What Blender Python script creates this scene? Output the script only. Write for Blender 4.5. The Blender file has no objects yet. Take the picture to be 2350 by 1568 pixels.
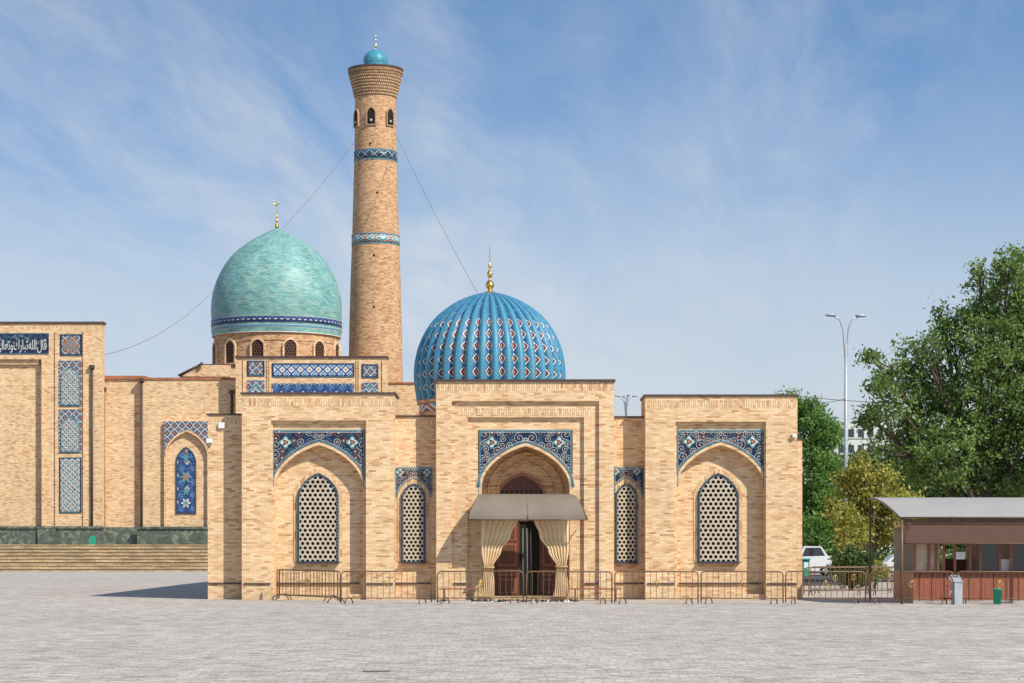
import bpy, math, random
import numpy as np
from mathutils import Vector, Matrix
random.seed(7); np.random.seed(7)
F=5000.0; H=2.0; HY=1250.0; CX=1175.0; C=42.8   # camera stands at y=-C
def X(px,y): return (px-CX)*(y+C)/F
def Z(py,y): return H-(py-HY)*(y+C)/F
def W(w,y): return w*(y+C)/F
pi=math.pi
scene=bpy.context.scene
# ------------------------------------------------------------------ nodes
def new_mat(name,rough=0.8,spec=0.3,metal=0.0):
    m=bpy.data.materials.new(name); m.use_nodes=True
    nt=m.node_tree; b=nt.nodes['Principled BSDF']
    b.inputs['Roughness'].default_value=rough
    b.inputs['Specular IOR Level'].default_value=spec
    b.inputs['Metallic'].default_value=metal
    return m,nt,b
def nd(nt,t,props=None,**inp):
    n=nt.nodes.new(t)
    for k,v in (props or {}).items(): setattr(n,k,v)
    for k,v in inp.items():
        key=int(k[1:]) if k[0]=='i' and k[1:].isdigit() else k.replace('_',' ')
        s=n.inputs[key]
        if hasattr(v,'is_output'): nt.links.new(v,s)
        else: s.default_value=v
    return n
def mth(nt,op,a,b=0.0,c=0.0):
    return nd(nt,'ShaderNodeMath',{'operation':op},i0=a,i1=b,i2=c).outputs[0]
def mix(nt,f,a,b,blend='MIX'):
    n=nt.nodes.new('ShaderNodeMix'); n.data_type='RGBA'; n.blend_type=blend
    for s,v in ((n.inputs[0],f),(n.inputs[6],a),(n.inputs[7],b)):
        if hasattr(v,'is_output'): nt.links.new(v,s)
        else: s.default_value=(tuple(v)+(1,) if isinstance(v,(tuple,list)) and len(v)==3 else v)
    return n.outputs[2]
def ramp(nt,fac,stops,interp='LINEAR'):
    n=nt.nodes.new('ShaderNodeValToRGB'); n.color_ramp.interpolation=interp
    e=n.color_ramp.elements
    while len(e)<len(stops): e.new(0.5)
    for i,(p,c) in enumerate(stops):
        e[i].position=p; e[i].color=tuple(c)+(1,) if len(c)==3 else c
    nt.links.new(fac,n.inputs[0]); return n.outputs[0]
def g(v): return (v,v,v)
def coords(nt,mode):
    if mode=='uv':
        s=nd(nt,'ShaderNodeSeparateXYZ',i0=nd(nt,'ShaderNodeUVMap').outputs[0]); return s.outputs[0],s.outputs[1]
    s=nd(nt,'ShaderNodeSeparateXYZ',i0=nd(nt,'ShaderNodeNewGeometry').outputs['Position'])
    if mode=='ground': return s.outputs[0],s.outputs[1]
    return mth(nt,'ADD',s.outputs[0],s.outputs[1]),s.outputs[2]
def comb(nt,a,b,c=0.0): return nd(nt,'ShaderNodeCombineXYZ',i0=a,i1=b,i2=c).outputs[0]
def noise(nt,vec,scale,detail=4,rough=0.6,dist=0.0):
    return nd(nt,'ShaderNodeTexNoise',Vector=vec,Scale=scale,Detail=detail,Roughness=rough,Distortion=dist).outputs[0]
def brick_mat(name,stops,mortar,bw,bh,mode='pos',ms=0.012,rough=0.85,spec=0.25,patch=0.25,bump=0.4,swap=False,band=0.0,mfac=1.0,weather=False):
    m,nt,b=new_mat(name,rough,spec)
    u,v=coords(nt,mode)
    if swap: u,v=v,u
    vec=comb(nt,u,v)
    br=nd(nt,'ShaderNodeTexBrick',{'offset':0.5,'offset_frequency':2},Vector=vec,Scale=1.0)
    br.inputs['Color1'].default_value=(0,0,0,1); br.inputs['Color2'].default_value=(1,1,1,1); br.inputs['Mortar'].default_value=(.5,.5,.5,1)
    br.inputs['Mortar Size'].default_value=ms; br.inputs['Mortar Smooth'].default_value=0.2
    br.inputs['Brick Width'].default_value=bw; br.inputs['Row Height'].default_value=bh
    col=ramp(nt,br.outputs[0],stops)
    col=mix(nt,mth(nt,'MULTIPLY',br.outputs[1],mfac),col,mortar)
    n1=noise(nt,comb(nt,u,v),0.45,5,0.65)
    f1=ramp(nt,n1,[(0.3,g(1-patch)),(0.7,g(1+patch*0.5))])
    col=mix(nt,1.0,col,f1,'MULTIPLY')
    n2=noise(nt,comb(nt,mth(nt,'MULTIPLY',u,2.6),mth(nt,'MULTIPLY',v,13.0)),1.0,3,0.7)
    f2=ramp(nt,n2,[(0.3,g(1-0.07-band)),(0.7,g(1.05+band))])
    col=mix(nt,1.0,col,f2,'MULTIPLY')
    if weather:
        n3=noise(nt,comb(nt,mth(nt,'MULTIPLY',u,2.2),mth(nt,'MULTIPLY',v,.25)),1.0,4,0.6)
        f3=mth(nt,'MULTIPLY',ramp(nt,n3,[(0.5,g(0)),(0.72,g(1))]),0.24)
        col=mix(nt,f3,col,(.48,.29,.14))
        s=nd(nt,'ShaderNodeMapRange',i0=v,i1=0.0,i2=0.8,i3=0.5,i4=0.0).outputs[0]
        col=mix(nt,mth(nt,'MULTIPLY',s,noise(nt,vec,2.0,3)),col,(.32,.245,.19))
    nt.links.new(col,b.inputs['Base Color'])
    h=mth(nt,'SUBTRACT',mth(nt,'MULTIPLY',noise(nt,vec,14,3),0.5),br.outputs[1])
    bp=nd(nt,'ShaderNodeBump',Strength=bump,Distance=0.01,Height=h)
    nt.links.new(bp.outputs[0],b.inputs['Normal'])
    return m
def pat_mat(name,stops,cu,cv,mode='pos',rough=0.4,spec=0.3,specks=0.35,spc=(.6,.6,.55),sscale=9.0,bump=0.2):
    m,nt,b=new_mat(name,rough,spec)
    u,v=coords(nt,mode)
    a=mth(nt,'PINGPONG',mth(nt,'DIVIDE',u,cu),0.5); c=mth(nt,'PINGPONG',mth(nt,'DIVIDE',v,cv),0.5)
    d=mth(nt,'ADD',a,c)
    nz=noise(nt,comb(nt,u,v),sscale*.7,2)
    col=ramp(nt,mth(nt,'ADD',d,mth(nt,'MULTIPLY',mth(nt,'SUBTRACT',nz,.5),.12)),stops,'CONSTANT')
    vo=nd(nt,'ShaderNodeTexVoronoi',{'feature':'DISTANCE_TO_EDGE'},Vector=comb(nt,u,v),Scale=sscale)
    ln=ramp(nt,vo.outputs[0],[(0.0,g(1)),(0.06,g(0))])
    col=mix(nt,mth(nt,'MULTIPLY',ln,specks),col,spc)
    nt.links.new(col,b.inputs['Base Color'])
    bp=nd(nt,'ShaderNodeBump',Strength=bump,Distance=0.01,Height=nz); nt.links.new(bp.outputs[0],b.inputs['Normal'])
    return m
def plain(name,c,rough=0.6,spec=0.3,metal=0.0,var=0.2,ns=3.0,bump=0.1,stretch=None):
    m,nt,b=new_mat(name,rough,spec,metal)
    p=nd(nt,'ShaderNodeNewGeometry').outputs['Position']
    if stretch: p=nd(nt,'ShaderNodeMapping',i0=p,Scale=stretch).outputs[0]
    n=noise(nt,p,ns,5,0.6)
    col=ramp(nt,n,[(0.25,[x*(1-var) for x in c]),(0.75,[min(1,x*(1+var)) for x in c])])
    nt.links.new(col,b.inputs['Base Color'])
    if bump:
        bp=nd(nt,'ShaderNodeBump',Strength=bump,Distance=0.02,Height=n); nt.links.new(bp.outputs[0],b.inputs['Normal'])
    return m
BR=[(0.0,(.48,.235,.11)),(0.14,(.68,.43,.225)),(0.5,(.79,.54,.30)),(0.85,(.86,.635,.385)),(1.0,(.66,.35,.175))]
BRM=[(0.0,(.36,.165,.08)),(0.2,(.53,.28,.14)),(0.6,(.62,.36,.19)),(1.0,(.74,.48,.27))]
M={}
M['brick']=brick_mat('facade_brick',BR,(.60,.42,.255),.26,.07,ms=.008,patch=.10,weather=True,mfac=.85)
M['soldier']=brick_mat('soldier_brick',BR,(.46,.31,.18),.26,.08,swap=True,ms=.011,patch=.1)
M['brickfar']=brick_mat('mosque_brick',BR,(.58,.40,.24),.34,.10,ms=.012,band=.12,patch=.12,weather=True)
M['brickmin']=brick_mat('minaret_brick',BRM,(.44,.27,.155),.42,.14,mode='uv',ms=.018,band=.12,patch=.10)
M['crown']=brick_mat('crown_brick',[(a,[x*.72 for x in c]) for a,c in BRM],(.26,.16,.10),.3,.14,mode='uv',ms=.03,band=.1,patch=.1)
M['turq']=brick_mat('turquoise_tile',[(0,(.11,.29,.28)),(.3,(.185,.40,.37)),(.7,(.23,.44,.40)),(1,(.33,.49,.38))],(.17,.30,.27),.62,.19,mode='uv',ms=.022,rough=.48,spec=.45,band=.14,patch=.28,mfac=.7,bump=.8)
M['captile']=plain('cap_dome_tile',(.06,.26,.34),.45,.4,var=.35,ns=3)
M['cap']=plain('cap_metal',(.08,.05,.04),.5,.4)
M['redroof']=plain('red_roof_metal',(.36,.13,.06),.5,.4,var=.3,ns=1.5)
M['gold']=plain('gilded_metal',(.85,.52,.12),.28,.5,1.0,var=.1)
M['navy']=pat_mat('navy_majolica',[(0,(.015,.02,.06)),(.3,(.008,.013,.045)),(.7,(.012,.03,.09))],.5,.5,specks=.2,spc=(.2,.3,.36),sscale=11)
M['border']=pat_mat('border_tile',[(0,(.30,.30,.28)),(.2,(.015,.025,.06)),(.7,(.03,.08,.12))],.12,.12,specks=.1)
M['white']=plain('white_glaze',(.60,.60,.54),.4,.3,var=.08)
M['lblue']=plain('light_blue_glaze',(.09,.25,.33),.4,.3,var=.15)
M['orange']=plain('ochre_glaze',(.38,.16,.07),.4,.3,var=.2)
M['teal']=plain('teal_glaze',(.12,.30,.26),.4,.3,var=.2)
M['girih']=pat_mat('girih_tile',[(0,(.35,.13,.06)),(.14,(.62,.62,.58)),(.36,(.03,.08,.22)),(.6,(.55,.6,.6)),(.72,(.04,.16,.36)),(.9,(.6,.6,.56))],.74,.74,specks=.08)
M['girih2']=pat_mat('star_tile',[(0,(.34,.12,.05)),(.22,(.04,.07,.14)),(.45,(.48,.48,.42)),(.62,(.05,.10,.18)),(.85,(.30,.11,.06))],.62,.62,specks=.2,spc=(.45,.45,.42))
M['grid']=pat_mat('lattice_tile',[(0,(.05,.10,.18)),(.34,(.60,.57,.48)),(.52,(.10,.20,.28)),(.80,(.40,.24,.14))],.50,.50,specks=.05)
M['floral']=pat_mat('floral_tile',[(0,(.42,.3,.2)),(.14,(.42,.46,.46)),(.24,(.012,.03,.13)),(.55,(.02,.06,.22)),(.8,(.08,.22,.32)),(.9,(.02,.04,.15))],.9,1.1,specks=.5,spc=(.3,.45,.48),sscale=5)
M['mband1']=pat_mat('minaret_band_dark',[(0,(.4,.2,.1)),(.2,(.02,.04,.08)),(.45,(.22,.34,.38)),(.6,(.02,.03,.06))],1.05,.95,mode='uv',specks=.2,sscale=3)
M['mband2']=pat_mat('minaret_band_light',[(0,(.08,.03,.02)),(.22,(.55,.5,.46)),(.34,(.28,.07,.03)),(.50,(.5,.55,.52)),(.62,(.10,.30,.34)),(.8,(.45,.54,.52))],1.9,.98,mode='uv',specks=.1,sscale=3)
M['dband']=pat_mat('dome_band',[(0,(.55,.55,.55)),(.3,(.02,.04,.14)),(.7,(.03,.07,.22))],.6,.5,mode='uv',specks=.2,sscale=3)
M['lattice']=plain('plaster_lattice',(.50,.42,.31),.8,.2,var=.16,ns=2)
M['dark']=plain('dark_interior',(.022,.018,.015),.8,.2)
M['wood']=plain('carved_wood',(.13,.05,.028),.45,.4,var=.45,ns=6,bump=.5,stretch=(4,4,.6))
M['curtain']=plain('curtain_cloth',(.80,.61,.38),.9,.1,var=.06)
M['curtrim']=plain('curtain_trim',(.42,.30,.14),.8,.1)
M['canopy']=plain('canopy_sheet',(.21,.17,.13),.6,.3,var=.15,ns=1.2)
M['steel']=plain('barrier_paint',(.15,.085,.04),.45,.5,var=.3)
M['brass']=plain('brass_ring',(.60,.36,.10),.35,.5,.6)
M['grey']=plain('grey_steel',(.42,.44,.46),.45,.5,.2)
M['whitep']=plain('white_plastic',(.75,.75,.72),.5,.4,var=.04)
M['step']=brick_mat('step_stone',[(0,(.38,.26,.14)),(.5,(.52,.365,.20)),(1,(.66,.49,.29))],(.26,.19,.12),.7,.1,ms=.012,band=.15)
M['stepdk']=plain('step_painted_shadow',(.25,.18,.11),.9,.1,var=.3)  # dark strip colour, paints the shadow below each step nosing
m,nt,b=new_mat('green_marble',.35,.5); p=nd(nt,'ShaderNodeNewGeometry').outputs['Position']
n=noise(nt,p,1.2,8,.7,1.5)
nt.links.new(ramp(nt,n,[(.3,(.045,.055,.04)),(.5,(.10,.12,.09)),(.62,(.24,.25,.18)),(.72,(.09,.105,.08))]),b.inputs['Base Color']); M['marble']=m
# ribbed dome
m,nt,b=new_mat('blue_ribbed_tile',.45,.35); u,v=coords(nt,'uv')
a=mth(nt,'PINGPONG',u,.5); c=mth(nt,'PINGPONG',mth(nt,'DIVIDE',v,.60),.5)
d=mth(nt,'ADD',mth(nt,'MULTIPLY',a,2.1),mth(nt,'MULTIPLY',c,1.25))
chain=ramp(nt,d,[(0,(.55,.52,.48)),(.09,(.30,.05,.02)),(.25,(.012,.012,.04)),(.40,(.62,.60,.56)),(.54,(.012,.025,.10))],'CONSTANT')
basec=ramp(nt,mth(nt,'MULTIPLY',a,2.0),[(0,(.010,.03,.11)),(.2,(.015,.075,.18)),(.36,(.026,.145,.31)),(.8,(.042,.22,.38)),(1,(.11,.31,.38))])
nz=noise(nt,comb(nt,mth(nt,'MULTIPLY',u,1.2),mth(nt,'MULTIPLY',v,3.0)),1.4,5,.7)
basec=mix(nt,ramp(nt,nz,[(.42,g(0)),(.66,g(.75))]),basec,(.10,.28,.29))
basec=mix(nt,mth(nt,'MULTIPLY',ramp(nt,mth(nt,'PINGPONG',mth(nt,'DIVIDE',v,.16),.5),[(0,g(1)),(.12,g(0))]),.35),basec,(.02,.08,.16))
isorn=mth(nt,'MULTIPLY',mth(nt,'LESS_THAN',d,.64),mth(nt,'LESS_THAN',v,3.9))
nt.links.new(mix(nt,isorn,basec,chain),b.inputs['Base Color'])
bp=nd(nt,'ShaderNodeBump',Strength=.35,Distance=.03,Height=nz); nt.links.new(bp.outputs[0],b.inputs['Normal']); M['ribbed']=m
# paving
def paving():
    m,nt,b=new_mat('stone_paving',.9,.15); u,v=coords(nt,'ground')
    vec=comb(nt,u,v)
    wob=mth(nt,'ADD',v,mth(nt,'MULTIPLY',noise(nt,vec,.5,3),.9))
    wu=mth(nt,'ADD',u,mth(nt,'MULTIPLY',noise(nt,vec,.35,3),.7))
    br=nd(nt,'ShaderNodeTexBrick',{'offset':0.5},Vector=comb(nt,wu,wob),Scale=1.0)
    br.inputs['Color1'].default_value=(0,0,0,1); br.inputs['Color2'].default_value=(1,1,1,1); br.inputs['Mortar'].default_value=(.5,.5,.5,1)
    br.inputs['Mortar Size'].default_value=.014; br.inputs['Brick Width'].default_value=.30; br.inputs['Row Height'].default_value=.24
    col=ramp(nt,br.outputs[0],[(0,(.37,.315,.265)),(.25,(.50,.435,.375)),(.7,(.57,.50,.435)),(1,(.66,.585,.51))])
    col=mix(nt,mth(nt,'MULTIPLY',br.outputs[1],.65),col,(.29,.24,.20))
    for sc,lo,hi in ((.1,.90,1.05),(.7,.87,1.07),(4,.82,1.1)):
        col=mix(nt,1.0,col,ramp(nt,noise(nt,vec,sc,4,.65),[(.3,g(lo)),(.7,g(hi))]),'MULTIPLY')
    s2=noise(nt,comb(nt,mth(nt,'MULTIPLY',u,.5),mth(nt,'MULTIPLY',v,.5)),1.5,6,.75)
    col=mix(nt,ramp(nt,s2,[(.5,g(0)),(.66,g(.45))]),col,(.42,.345,.28))
    nt.links.new(col,b.inputs['Base Color'])
    h=mth(nt,'SUBTRACT',mth(nt,'ADD',noise(nt,vec,6,3),mth(nt,'MULTIPLY',br.outputs[0],.8)),br.outputs[1])
    bp=nd(nt,'ShaderNodeBump',Strength=.8,Distance=.02,Height=h); nt.links.new(bp.outputs[0],b.inputs['Normal'])
    return m
M['paving']=paving()
M['asphalt']=plain('asphalt',(.09,.088,.085),.9,.2,var=.2,ns=2)
M['kerb']=plain('kerb_concrete',(.38,.36,.33),.9,.2)
M['grass']=plain('grass',(.06,.10,.03),.9,.2,var=.4,ns=4)
M['bark']=plain('bark',(.10,.075,.055),.9,.2,var=.4,ns=8,bump=.6,stretch=(4,4,.7))
M['green']=plain('green_plastic',(.02,.33,.20),.5,.4,var=.08)
M['kwood']=plain('kiosk_wood',(.30,.10,.055),.45,.4,var=.25,ns=4,stretch=(8,8,1))
M['cream']=plain('kiosk_cream_wall',(.62,.49,.36),.7,.2)
M['roofsheet']=plain('kiosk_roof_sheet',(.42,.385,.34),.45,.3,var=.12,ns=1)
m,nt,b=new_mat('brown_polycarbonate',.3,.5); b.inputs['Base Color'].default_value=(.20,.115,.085,1)
tr=nd(nt,'ShaderNodeBsdfTransparent'); tr.inputs[0].default_value=(.6,.42,.34,1); mx=nd(nt,'ShaderNodeMixShader',i0=.4,i1=b.outputs[0],i2=tr.outputs[0])
nt.links.new(mx.outputs[0],nt.nodes['Material Output'].inputs[0]); M['poly']=m
m,nt,b=new_mat('window_glass',.05,.8); b.inputs['Base Color'].default_value=(.03,.035,.04,1); M['glass']=m
def leaf_mat(name,stops,tr=.3):
    m=bpy.data.materials.new(name); m.use_nodes=True; nt=m.node_tree; b=nt.nodes['Principled BSDF']
    b.inputs['Roughness'].default_value=.55; b.inputs['Specular IOR Level'].default_value=.25
    at=nd(nt,'ShaderNodeAttribute',{'attribute_name':'tint'}).outputs['Fac']
    col=ramp(nt,at,stops); nt.links.new(col,b.inputs['Base Color'])
    t=nd(nt,'ShaderNodeBsdfTranslucent'); nt.links.new(mix(nt,1.0,col,(1.25,1.3,.65),'MULTIPLY'),t.inputs[0])
    mx=nd(nt,'ShaderNodeMixShader',i0=tr,i1=b.outputs[0],i2=t.outputs[0]); nt.links.new(mx.outputs[0],nt.nodes['Material Output'].inputs[0])
    return m
M['leaf']=leaf_mat('leaf_green',[(0,(.075,.12,.035)),(.5,(.15,.23,.065)),(1,(.27,.37,.11))])
M['leafb']=leaf_mat('leaf_fresh',[(0,(.08,.155,.035)),(.5,(.145,.26,.06)),(1,(.23,.36,.09))])
M['leafy']=leaf_mat('leaf_yellow',[(0,(.18,.21,.05)),(.5,(.33,.32,.08)),(1,(.52,.43,.11))])
M['leafd']=leaf_mat('leaf_dark',[(0,(.04,.07,.025)),(.5,(.08,.13,.04)),(1,(.15,.21,.06))])
# ------------------------------------------------------------------ mesh builder
class MB:
    def __init__(s): s.v=[];s.f=[];s.m=[];s.uv=[];s.sm=[];s.mats=[]
    def mi(s,k):
        if k not in s.mats: s.mats.append(k)
        return s.mats.index(k)
    def poly(s,pts,k,uv=None,sm=False):
        n=len(s.v); s.v+= [tuple(p) for p in pts]; s.f.append(list(range(n,n+len(pts)))); s.m.append(s.mi(k)); s.sm.append(sm)
        s.uv.append(uv or [(0,0)]*len(pts))
    def box(s,x0,x1,y0,y1,z0,z1,k):
        if x0>x1:x0,x1=x1,x0
        if y0>y1:y0,y1=y1,y0
        if z0>z1:z0,z1=z1,z0
        a=[(x0,y0,z0),(x1,y0,z0),(x1,y1,z0),(x0,y1,z0),(x0,y0,z1),(x1,y0,z1),(x1,y1,z1),(x0,y1,z1)]
        for q in ((0,1,5,4),(1,2,6,5),(2,3,7,6),(3,0,4,7),(4,5,6,7),(3,2,1,0)): s.poly([a[i] for i in q],k)
    def tube(s,pts,r,k,n=6,caps=True):
        pts=[Vector(p) for p in pts]; N=len(pts)
        rs=r if isinstance(r,(list,tuple)) else [r]*N
        base=len(s.v); up=None
        for i,p in enumerate(pts):
            t=(pts[min(i+1,N-1)]-pts[max(i-1,0)])
            if t.length<1e-9: t=Vector((0,0,1))
            t.normalize()
            if up is None:
                up=Vector((0,0,1)) if abs(t.z)<.9 else Vector((0,1,0))
            a=t.cross(up)
            if a.length<1e-3: a=t.cross(Vector((1,0,0)))
            a.normalize(); bb=a.cross(t); up=bb
            for j in range(n):
                an=2*pi*j/n; q=p+(a*math.cos(an)+bb*math.sin(an))*rs[i]; s.v.append(tuple(q))
        mi=s.mi(k)
        for i in range(N-1):
            for j in range(n):
                s.f.append([base+i*n+j,base+i*n+(j+1)%n,base+(i+1)*n+(j+1)%n,base+(i+1)*n+j]); s.m.append(mi); s.sm.append(True); s.uv.append([(0,0)]*4)
        if caps:
            s.f.append([base+j for j in range(n)][::-1]); s.m.append(mi); s.sm.append(False); s.uv.append([(0,0)]*n)
            s.f.append([base+(N-1)*n+j for j in range(n)]); s.m.append(mi); s.sm.append(False); s.uv.append([(0,0)]*n)
    def lathe(s,cx,cy,prof,k,n=64,U=None,ribs=0,depth=.05,sm=True):
        base=len(s.v); vv=0; vs=[0]
        for i in range(1,len(prof)):
            vv+=math.hypot(prof[i][0]-prof[i-1][0],prof[i][1]-prof[i-1][1]); vs.append(vv)
        R=max(p[0] for p in prof); U=U or 2*pi*R
        for (r,z) in prof:
            for j in range(n):
                an=2*pi*j/n
                rr=r
                if ribs: rr=r*(1+depth*(abs(math.sin(ribs*an/2))**.8-.6))
                s.v.append((cx+rr*math.sin(an),cy-rr*math.cos(an),z))
        mi=s.mi(k)
        for i in range(len(prof)-1):
            for j in range(n):
                j2=(j+1)%n
                s.f.append([base+i*n+j,base+i*n+j2,base+(i+1)*n+j2,base+(i+1)*n+j]); s.m.append(mi); s.sm.append(sm)
                u0=U*j/n;u1=U*(j+1)/n
                s.uv.append([(u0,vs[i]),(u1,vs[i]),(u1,vs[i+1]),(u0,vs[i+1])])
    def add(s,o,Mx):
        n=len(s.v); s.v+=[tuple(Mx@Vector(p)) for p in o.v]
        for f,m_,sm,uv in zip(o.f,o.m,o.sm,o.uv):
            s.f.append([i+n for i in f]); s.m.append(s.mi(o.mats[m_])); s.sm.append(sm); s.uv.append(uv)
    def build(s,name,parent=None):
        me=bpy.data.meshes.new(name); me.from_pydata(s.v,[],s.f)
        for k in s.mats: me.materials.append(M[k])
        me.polygons.foreach_set('material_index',s.m); me.polygons.foreach_set('use_smooth',s.sm)
        ul=me.uv_layers.new(name='UVMap'); flat=[c for uv in s.uv for p in uv for c in p]
        ul.data.foreach_set('uv',flat); me.update()
        o=bpy.data.objects.new(name,me); scene.collection.objects.link(o)
        if parent: o.parent=parent
        return o
def empty(name):
    o=bpy.data.objects.new(name,None); scene.collection.objects.link(o); return o
def aprof(u): u=min(1,abs(u)); return .74*math.sqrt(max(0,1-u*u))+.26*(1-u)
def apts(xc,hw,zs,h,n=28):
    r=[]
    for i in range(n+1):
        u=-math.cos(pi*i/n); r.append((xc+hw*u,zs+h*aprof(u)))
    return r
def arch_wall(mb,x0,x1,z0,z1,xc,hw,zs,h,y,k):
    P=apts(xc,hw,zs,h)
    mb.poly([(x0,y,z0),(xc-hw,y,z0),(xc-hw,y,z1),(x0,y,z1)],k)
    mb.poly([(xc+hw,y,z0),(x1,y,z0),(x1,y,z1),(xc+hw,y,z1)],k)
    for (a,za),(b,zb) in zip(P,P[1:]): mb.poly([(a,y,za),(b,y,zb),(b,y,z1),(a,y,z1)],k)
def intrados(mb,xc,hw,zs,h,zb,y0,y1,k):
    P=[(xc-hw,zb)]+apts(xc,hw,zs,h)+[(xc+hw,zb)]
    for (a,za),(b,z2) in zip(P,P[1:]): mb.poly([(a,y0,za),(a,y1,za),(b,y1,z2),(b,y0,z2)],k)
def arch_fill(mb,xc,hw,zs,h,zb,y,k):
    P=apts(xc,hw,zs,h)
    for (a,za),(b,z2) in zip(P,P[1:]): mb.poly([(a,y,zb),(b,y,zb),(b,y,z2),(a,y,za)],k)
def arch_ring(mb,xc,hw,zs,h,zb,w,y,t,k,bottom=True):
    I=[(xc-hw,zb)]+apts(xc,hw,zs,h)+[(xc+hw,zb)]
    O=[(xc-hw-w,zb)]+apts(xc,hw+w,zs,h+w*1.25)+[(xc+hw+w,zb)]
    for i in range(len(I)-1):
        a,b,c,d=I[i],I[i+1],O[i+1],O[i]
        mb.poly([(a[0],y,a[1]),(b[0],y,b[1]),(c[0],y,c[1]),(d[0],y,d[1])],k)
        mb.poly([(d[0],y,d[1]),(c[0],y,c[1]),(c[0],y+t,c[1]),(d[0],y+t,d[1])],k)
        mb.poly([(a[0],y,a[1]),(b[0],y,b[1]),(b[0],y+t,b[1]),(a[0],y+t,a[1])],k)
    if bottom: mb.box(xc-hw-w,xc+hw+w,y,y+t,zb-w,zb,k)
def lattice(mb,xc,hw,zs,h,zb,y,pitch,k='lattice',hole=.64):
    def cl(x,z):
        x=max(xc-hw,min(xc+hw,x)); zt=zs+h*aprof((x-xc)/hw); return (x,max(zb,min(zt,z)))
    R=pitch/math.sqrt(3); row=0; z=zb
    while z<zs+h+pitch:
        off=pitch/2 if row%2 else 0
        nx=int(hw/pitch)+2
        for i in range(-nx,nx+1):
            cx=xc+i*pitch+off
            if abs(cx-xc)>hw+pitch*.4: continue
            if z>zs+h*aprof((cx-xc)/hw)+pitch*.4: continue
            o=[];q=[]
            for j in range(6):
                an=pi/6+j*pi/3
                o.append(cl(cx+R*1.001*math.cos(an),z+R*math.sin(an))); q.append(cl(cx+R*hole*math.cos(an),z+R*hole*math.sin(an)))
            for j in range(6):
                j2=(j+1)%6
                mb.poly([(o[j][0],y,o[j][1]),(o[j2][0],y,o[j2][1]),(q[j2][0],y,q[j2][1]),(q[j][0],y,q[j][1])],k)
                mb.poly([(q[j][0],y,q[j][1]),(q[j2][0],y,q[j2][1]),(q[j2][0],y+.06,q[j2][1]),(q[j][0],y+.06,q[j][1])],k)
        z+=R*1.5; row+=1
def window(mb,xc,hw,zs,h,zb,y,pitch):
    arch_fill(mb,xc,hw,zs,h,zb,y-.004,'dark')
    lattice(mb,xc,hw,zs,h,zb,y-.11,pitch)
    arch_ring(mb,xc,hw,zs,h,zb,.014,y-.13,.13,'lblue',False)
    arch_ring(mb,xc,hw+.014,zs,h+.018,zb,.045,y-.14,.14,'border')
    mb.box(xc-hw-.10,xc+hw+.10,y-.2,y,zb-.10,zb-.046,'cap')
def spandrel(mb,x0,x1,z1,zlow,xc,hw,zs,h,y,rnd,nsp=26,sc=1.0):
    y2=y-.012
    arch_wall(mb,x0,x1,max(zlow,zs-.02),z1,xc,hw,max(zs,zlow),h,y2,'navy')
    az=lambda x: zs+h*aprof((x-xc)/hw) if abs(x-xc)<hw else zlow
    bw=.045*sc
    mb.box(x0,x1,y-.03,y,z1-bw,z1,'lblue'); mb.box(x0,x0+bw,y-.03,y,zlow,z1-bw,'lblue'); mb.box(x1-bw,x1,y-.03,y,zlow,z1-bw,'lblue')
    mb.box(x0+bw*1.6,x1-bw*1.6,y-.024,y-.004,z1-bw*2,z1-bw*1.6,'white')
    P=[p for p in apts(xc,hw+bw*.5,zs,h+bw*.6)]
    mb.tube([(a,y-.02,b) for a,b in P],bw*.42,'lblue',4)
    P=[p for p in apts(xc,hw+bw*1.7,zs,h+bw*2.0)]
    mb.tube([(a,y-.016,min(b,z1-bw)) for a,b in P],bw*.22,'white',4)
    w=(x1-x0)/2; cols=['white','white','lblue','white','orange']
    ok=lambda x,z,mg: x0+mg<x<x1-mg and z<z1-mg*1.2 and z>az(x)+mg*1.3 and z>zlow+.05
    done=[]
    rx=w*.73; rz=z1-w*.27
    for sgn in (-1,1):
        cx=xc+sgn*rx
        for rr,kk,pt in ((.19,'teal',8),(.14,'white',8),(.09,'navy',6),(.055,'orange',6)):
            rr*=sc; yy=y-.02-(.2*sc-rr)*.12
            pts=[(cx+rr*(1+.22*math.cos(pt*a/2))*math.cos(a),yy,rz+rr*(1+.22*math.cos(pt*a/2))*math.sin(a)) for a in [2*pi*i/40 for i in range(40)]]
            mb.poly(pts,kk)
    tries=0
    while len(done)<nsp and tries<1500:
        tries+=1
        x=rnd.uniform(0,w); z=rnd.uniform(zlow,z1); r=rnd.uniform(.09,.17)*sc
        if math.hypot(x-rx,z-rz)<r+.2*sc: continue
        if any(math.hypot(x-a,z-b_)<(r+c)*.85 for a,b_,c in done): continue
        if not ok(xc+x,z,.05*sc): continue
        done.append((x,z,r)); ph=rnd.uniform(0,6.28); dr=rnd.choice((-1,1)); kk=rnd.choice(cols)
        for sgn in (-1,1):
            seg=[]
            for i in range(22):
                t=i/21; a=ph+dr*t*3.2*pi; q=r*(1.25-t*1.05)
                px=xc+sgn*(x+q*math.cos(a)); pz=z+q*math.sin(a)
                if ok(px,pz,.03*sc): seg.append((px,y-.02,pz))
                elif len(seg)>2: mb.tube(seg,.009*sc,kk,4,False); seg=[]
                else: seg=[]
            if len(seg)>2: mb.tube(seg,.009*sc,kk,4,False)
            fr=.028*sc; px=xc+sgn*x
            mb.poly([(px+fr*math.cos(a),y-.026,z+fr*math.sin(a)) for a in [i*pi/3 for i in range(6)]],'orange' if kk!='orange' else 'white')
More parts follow.
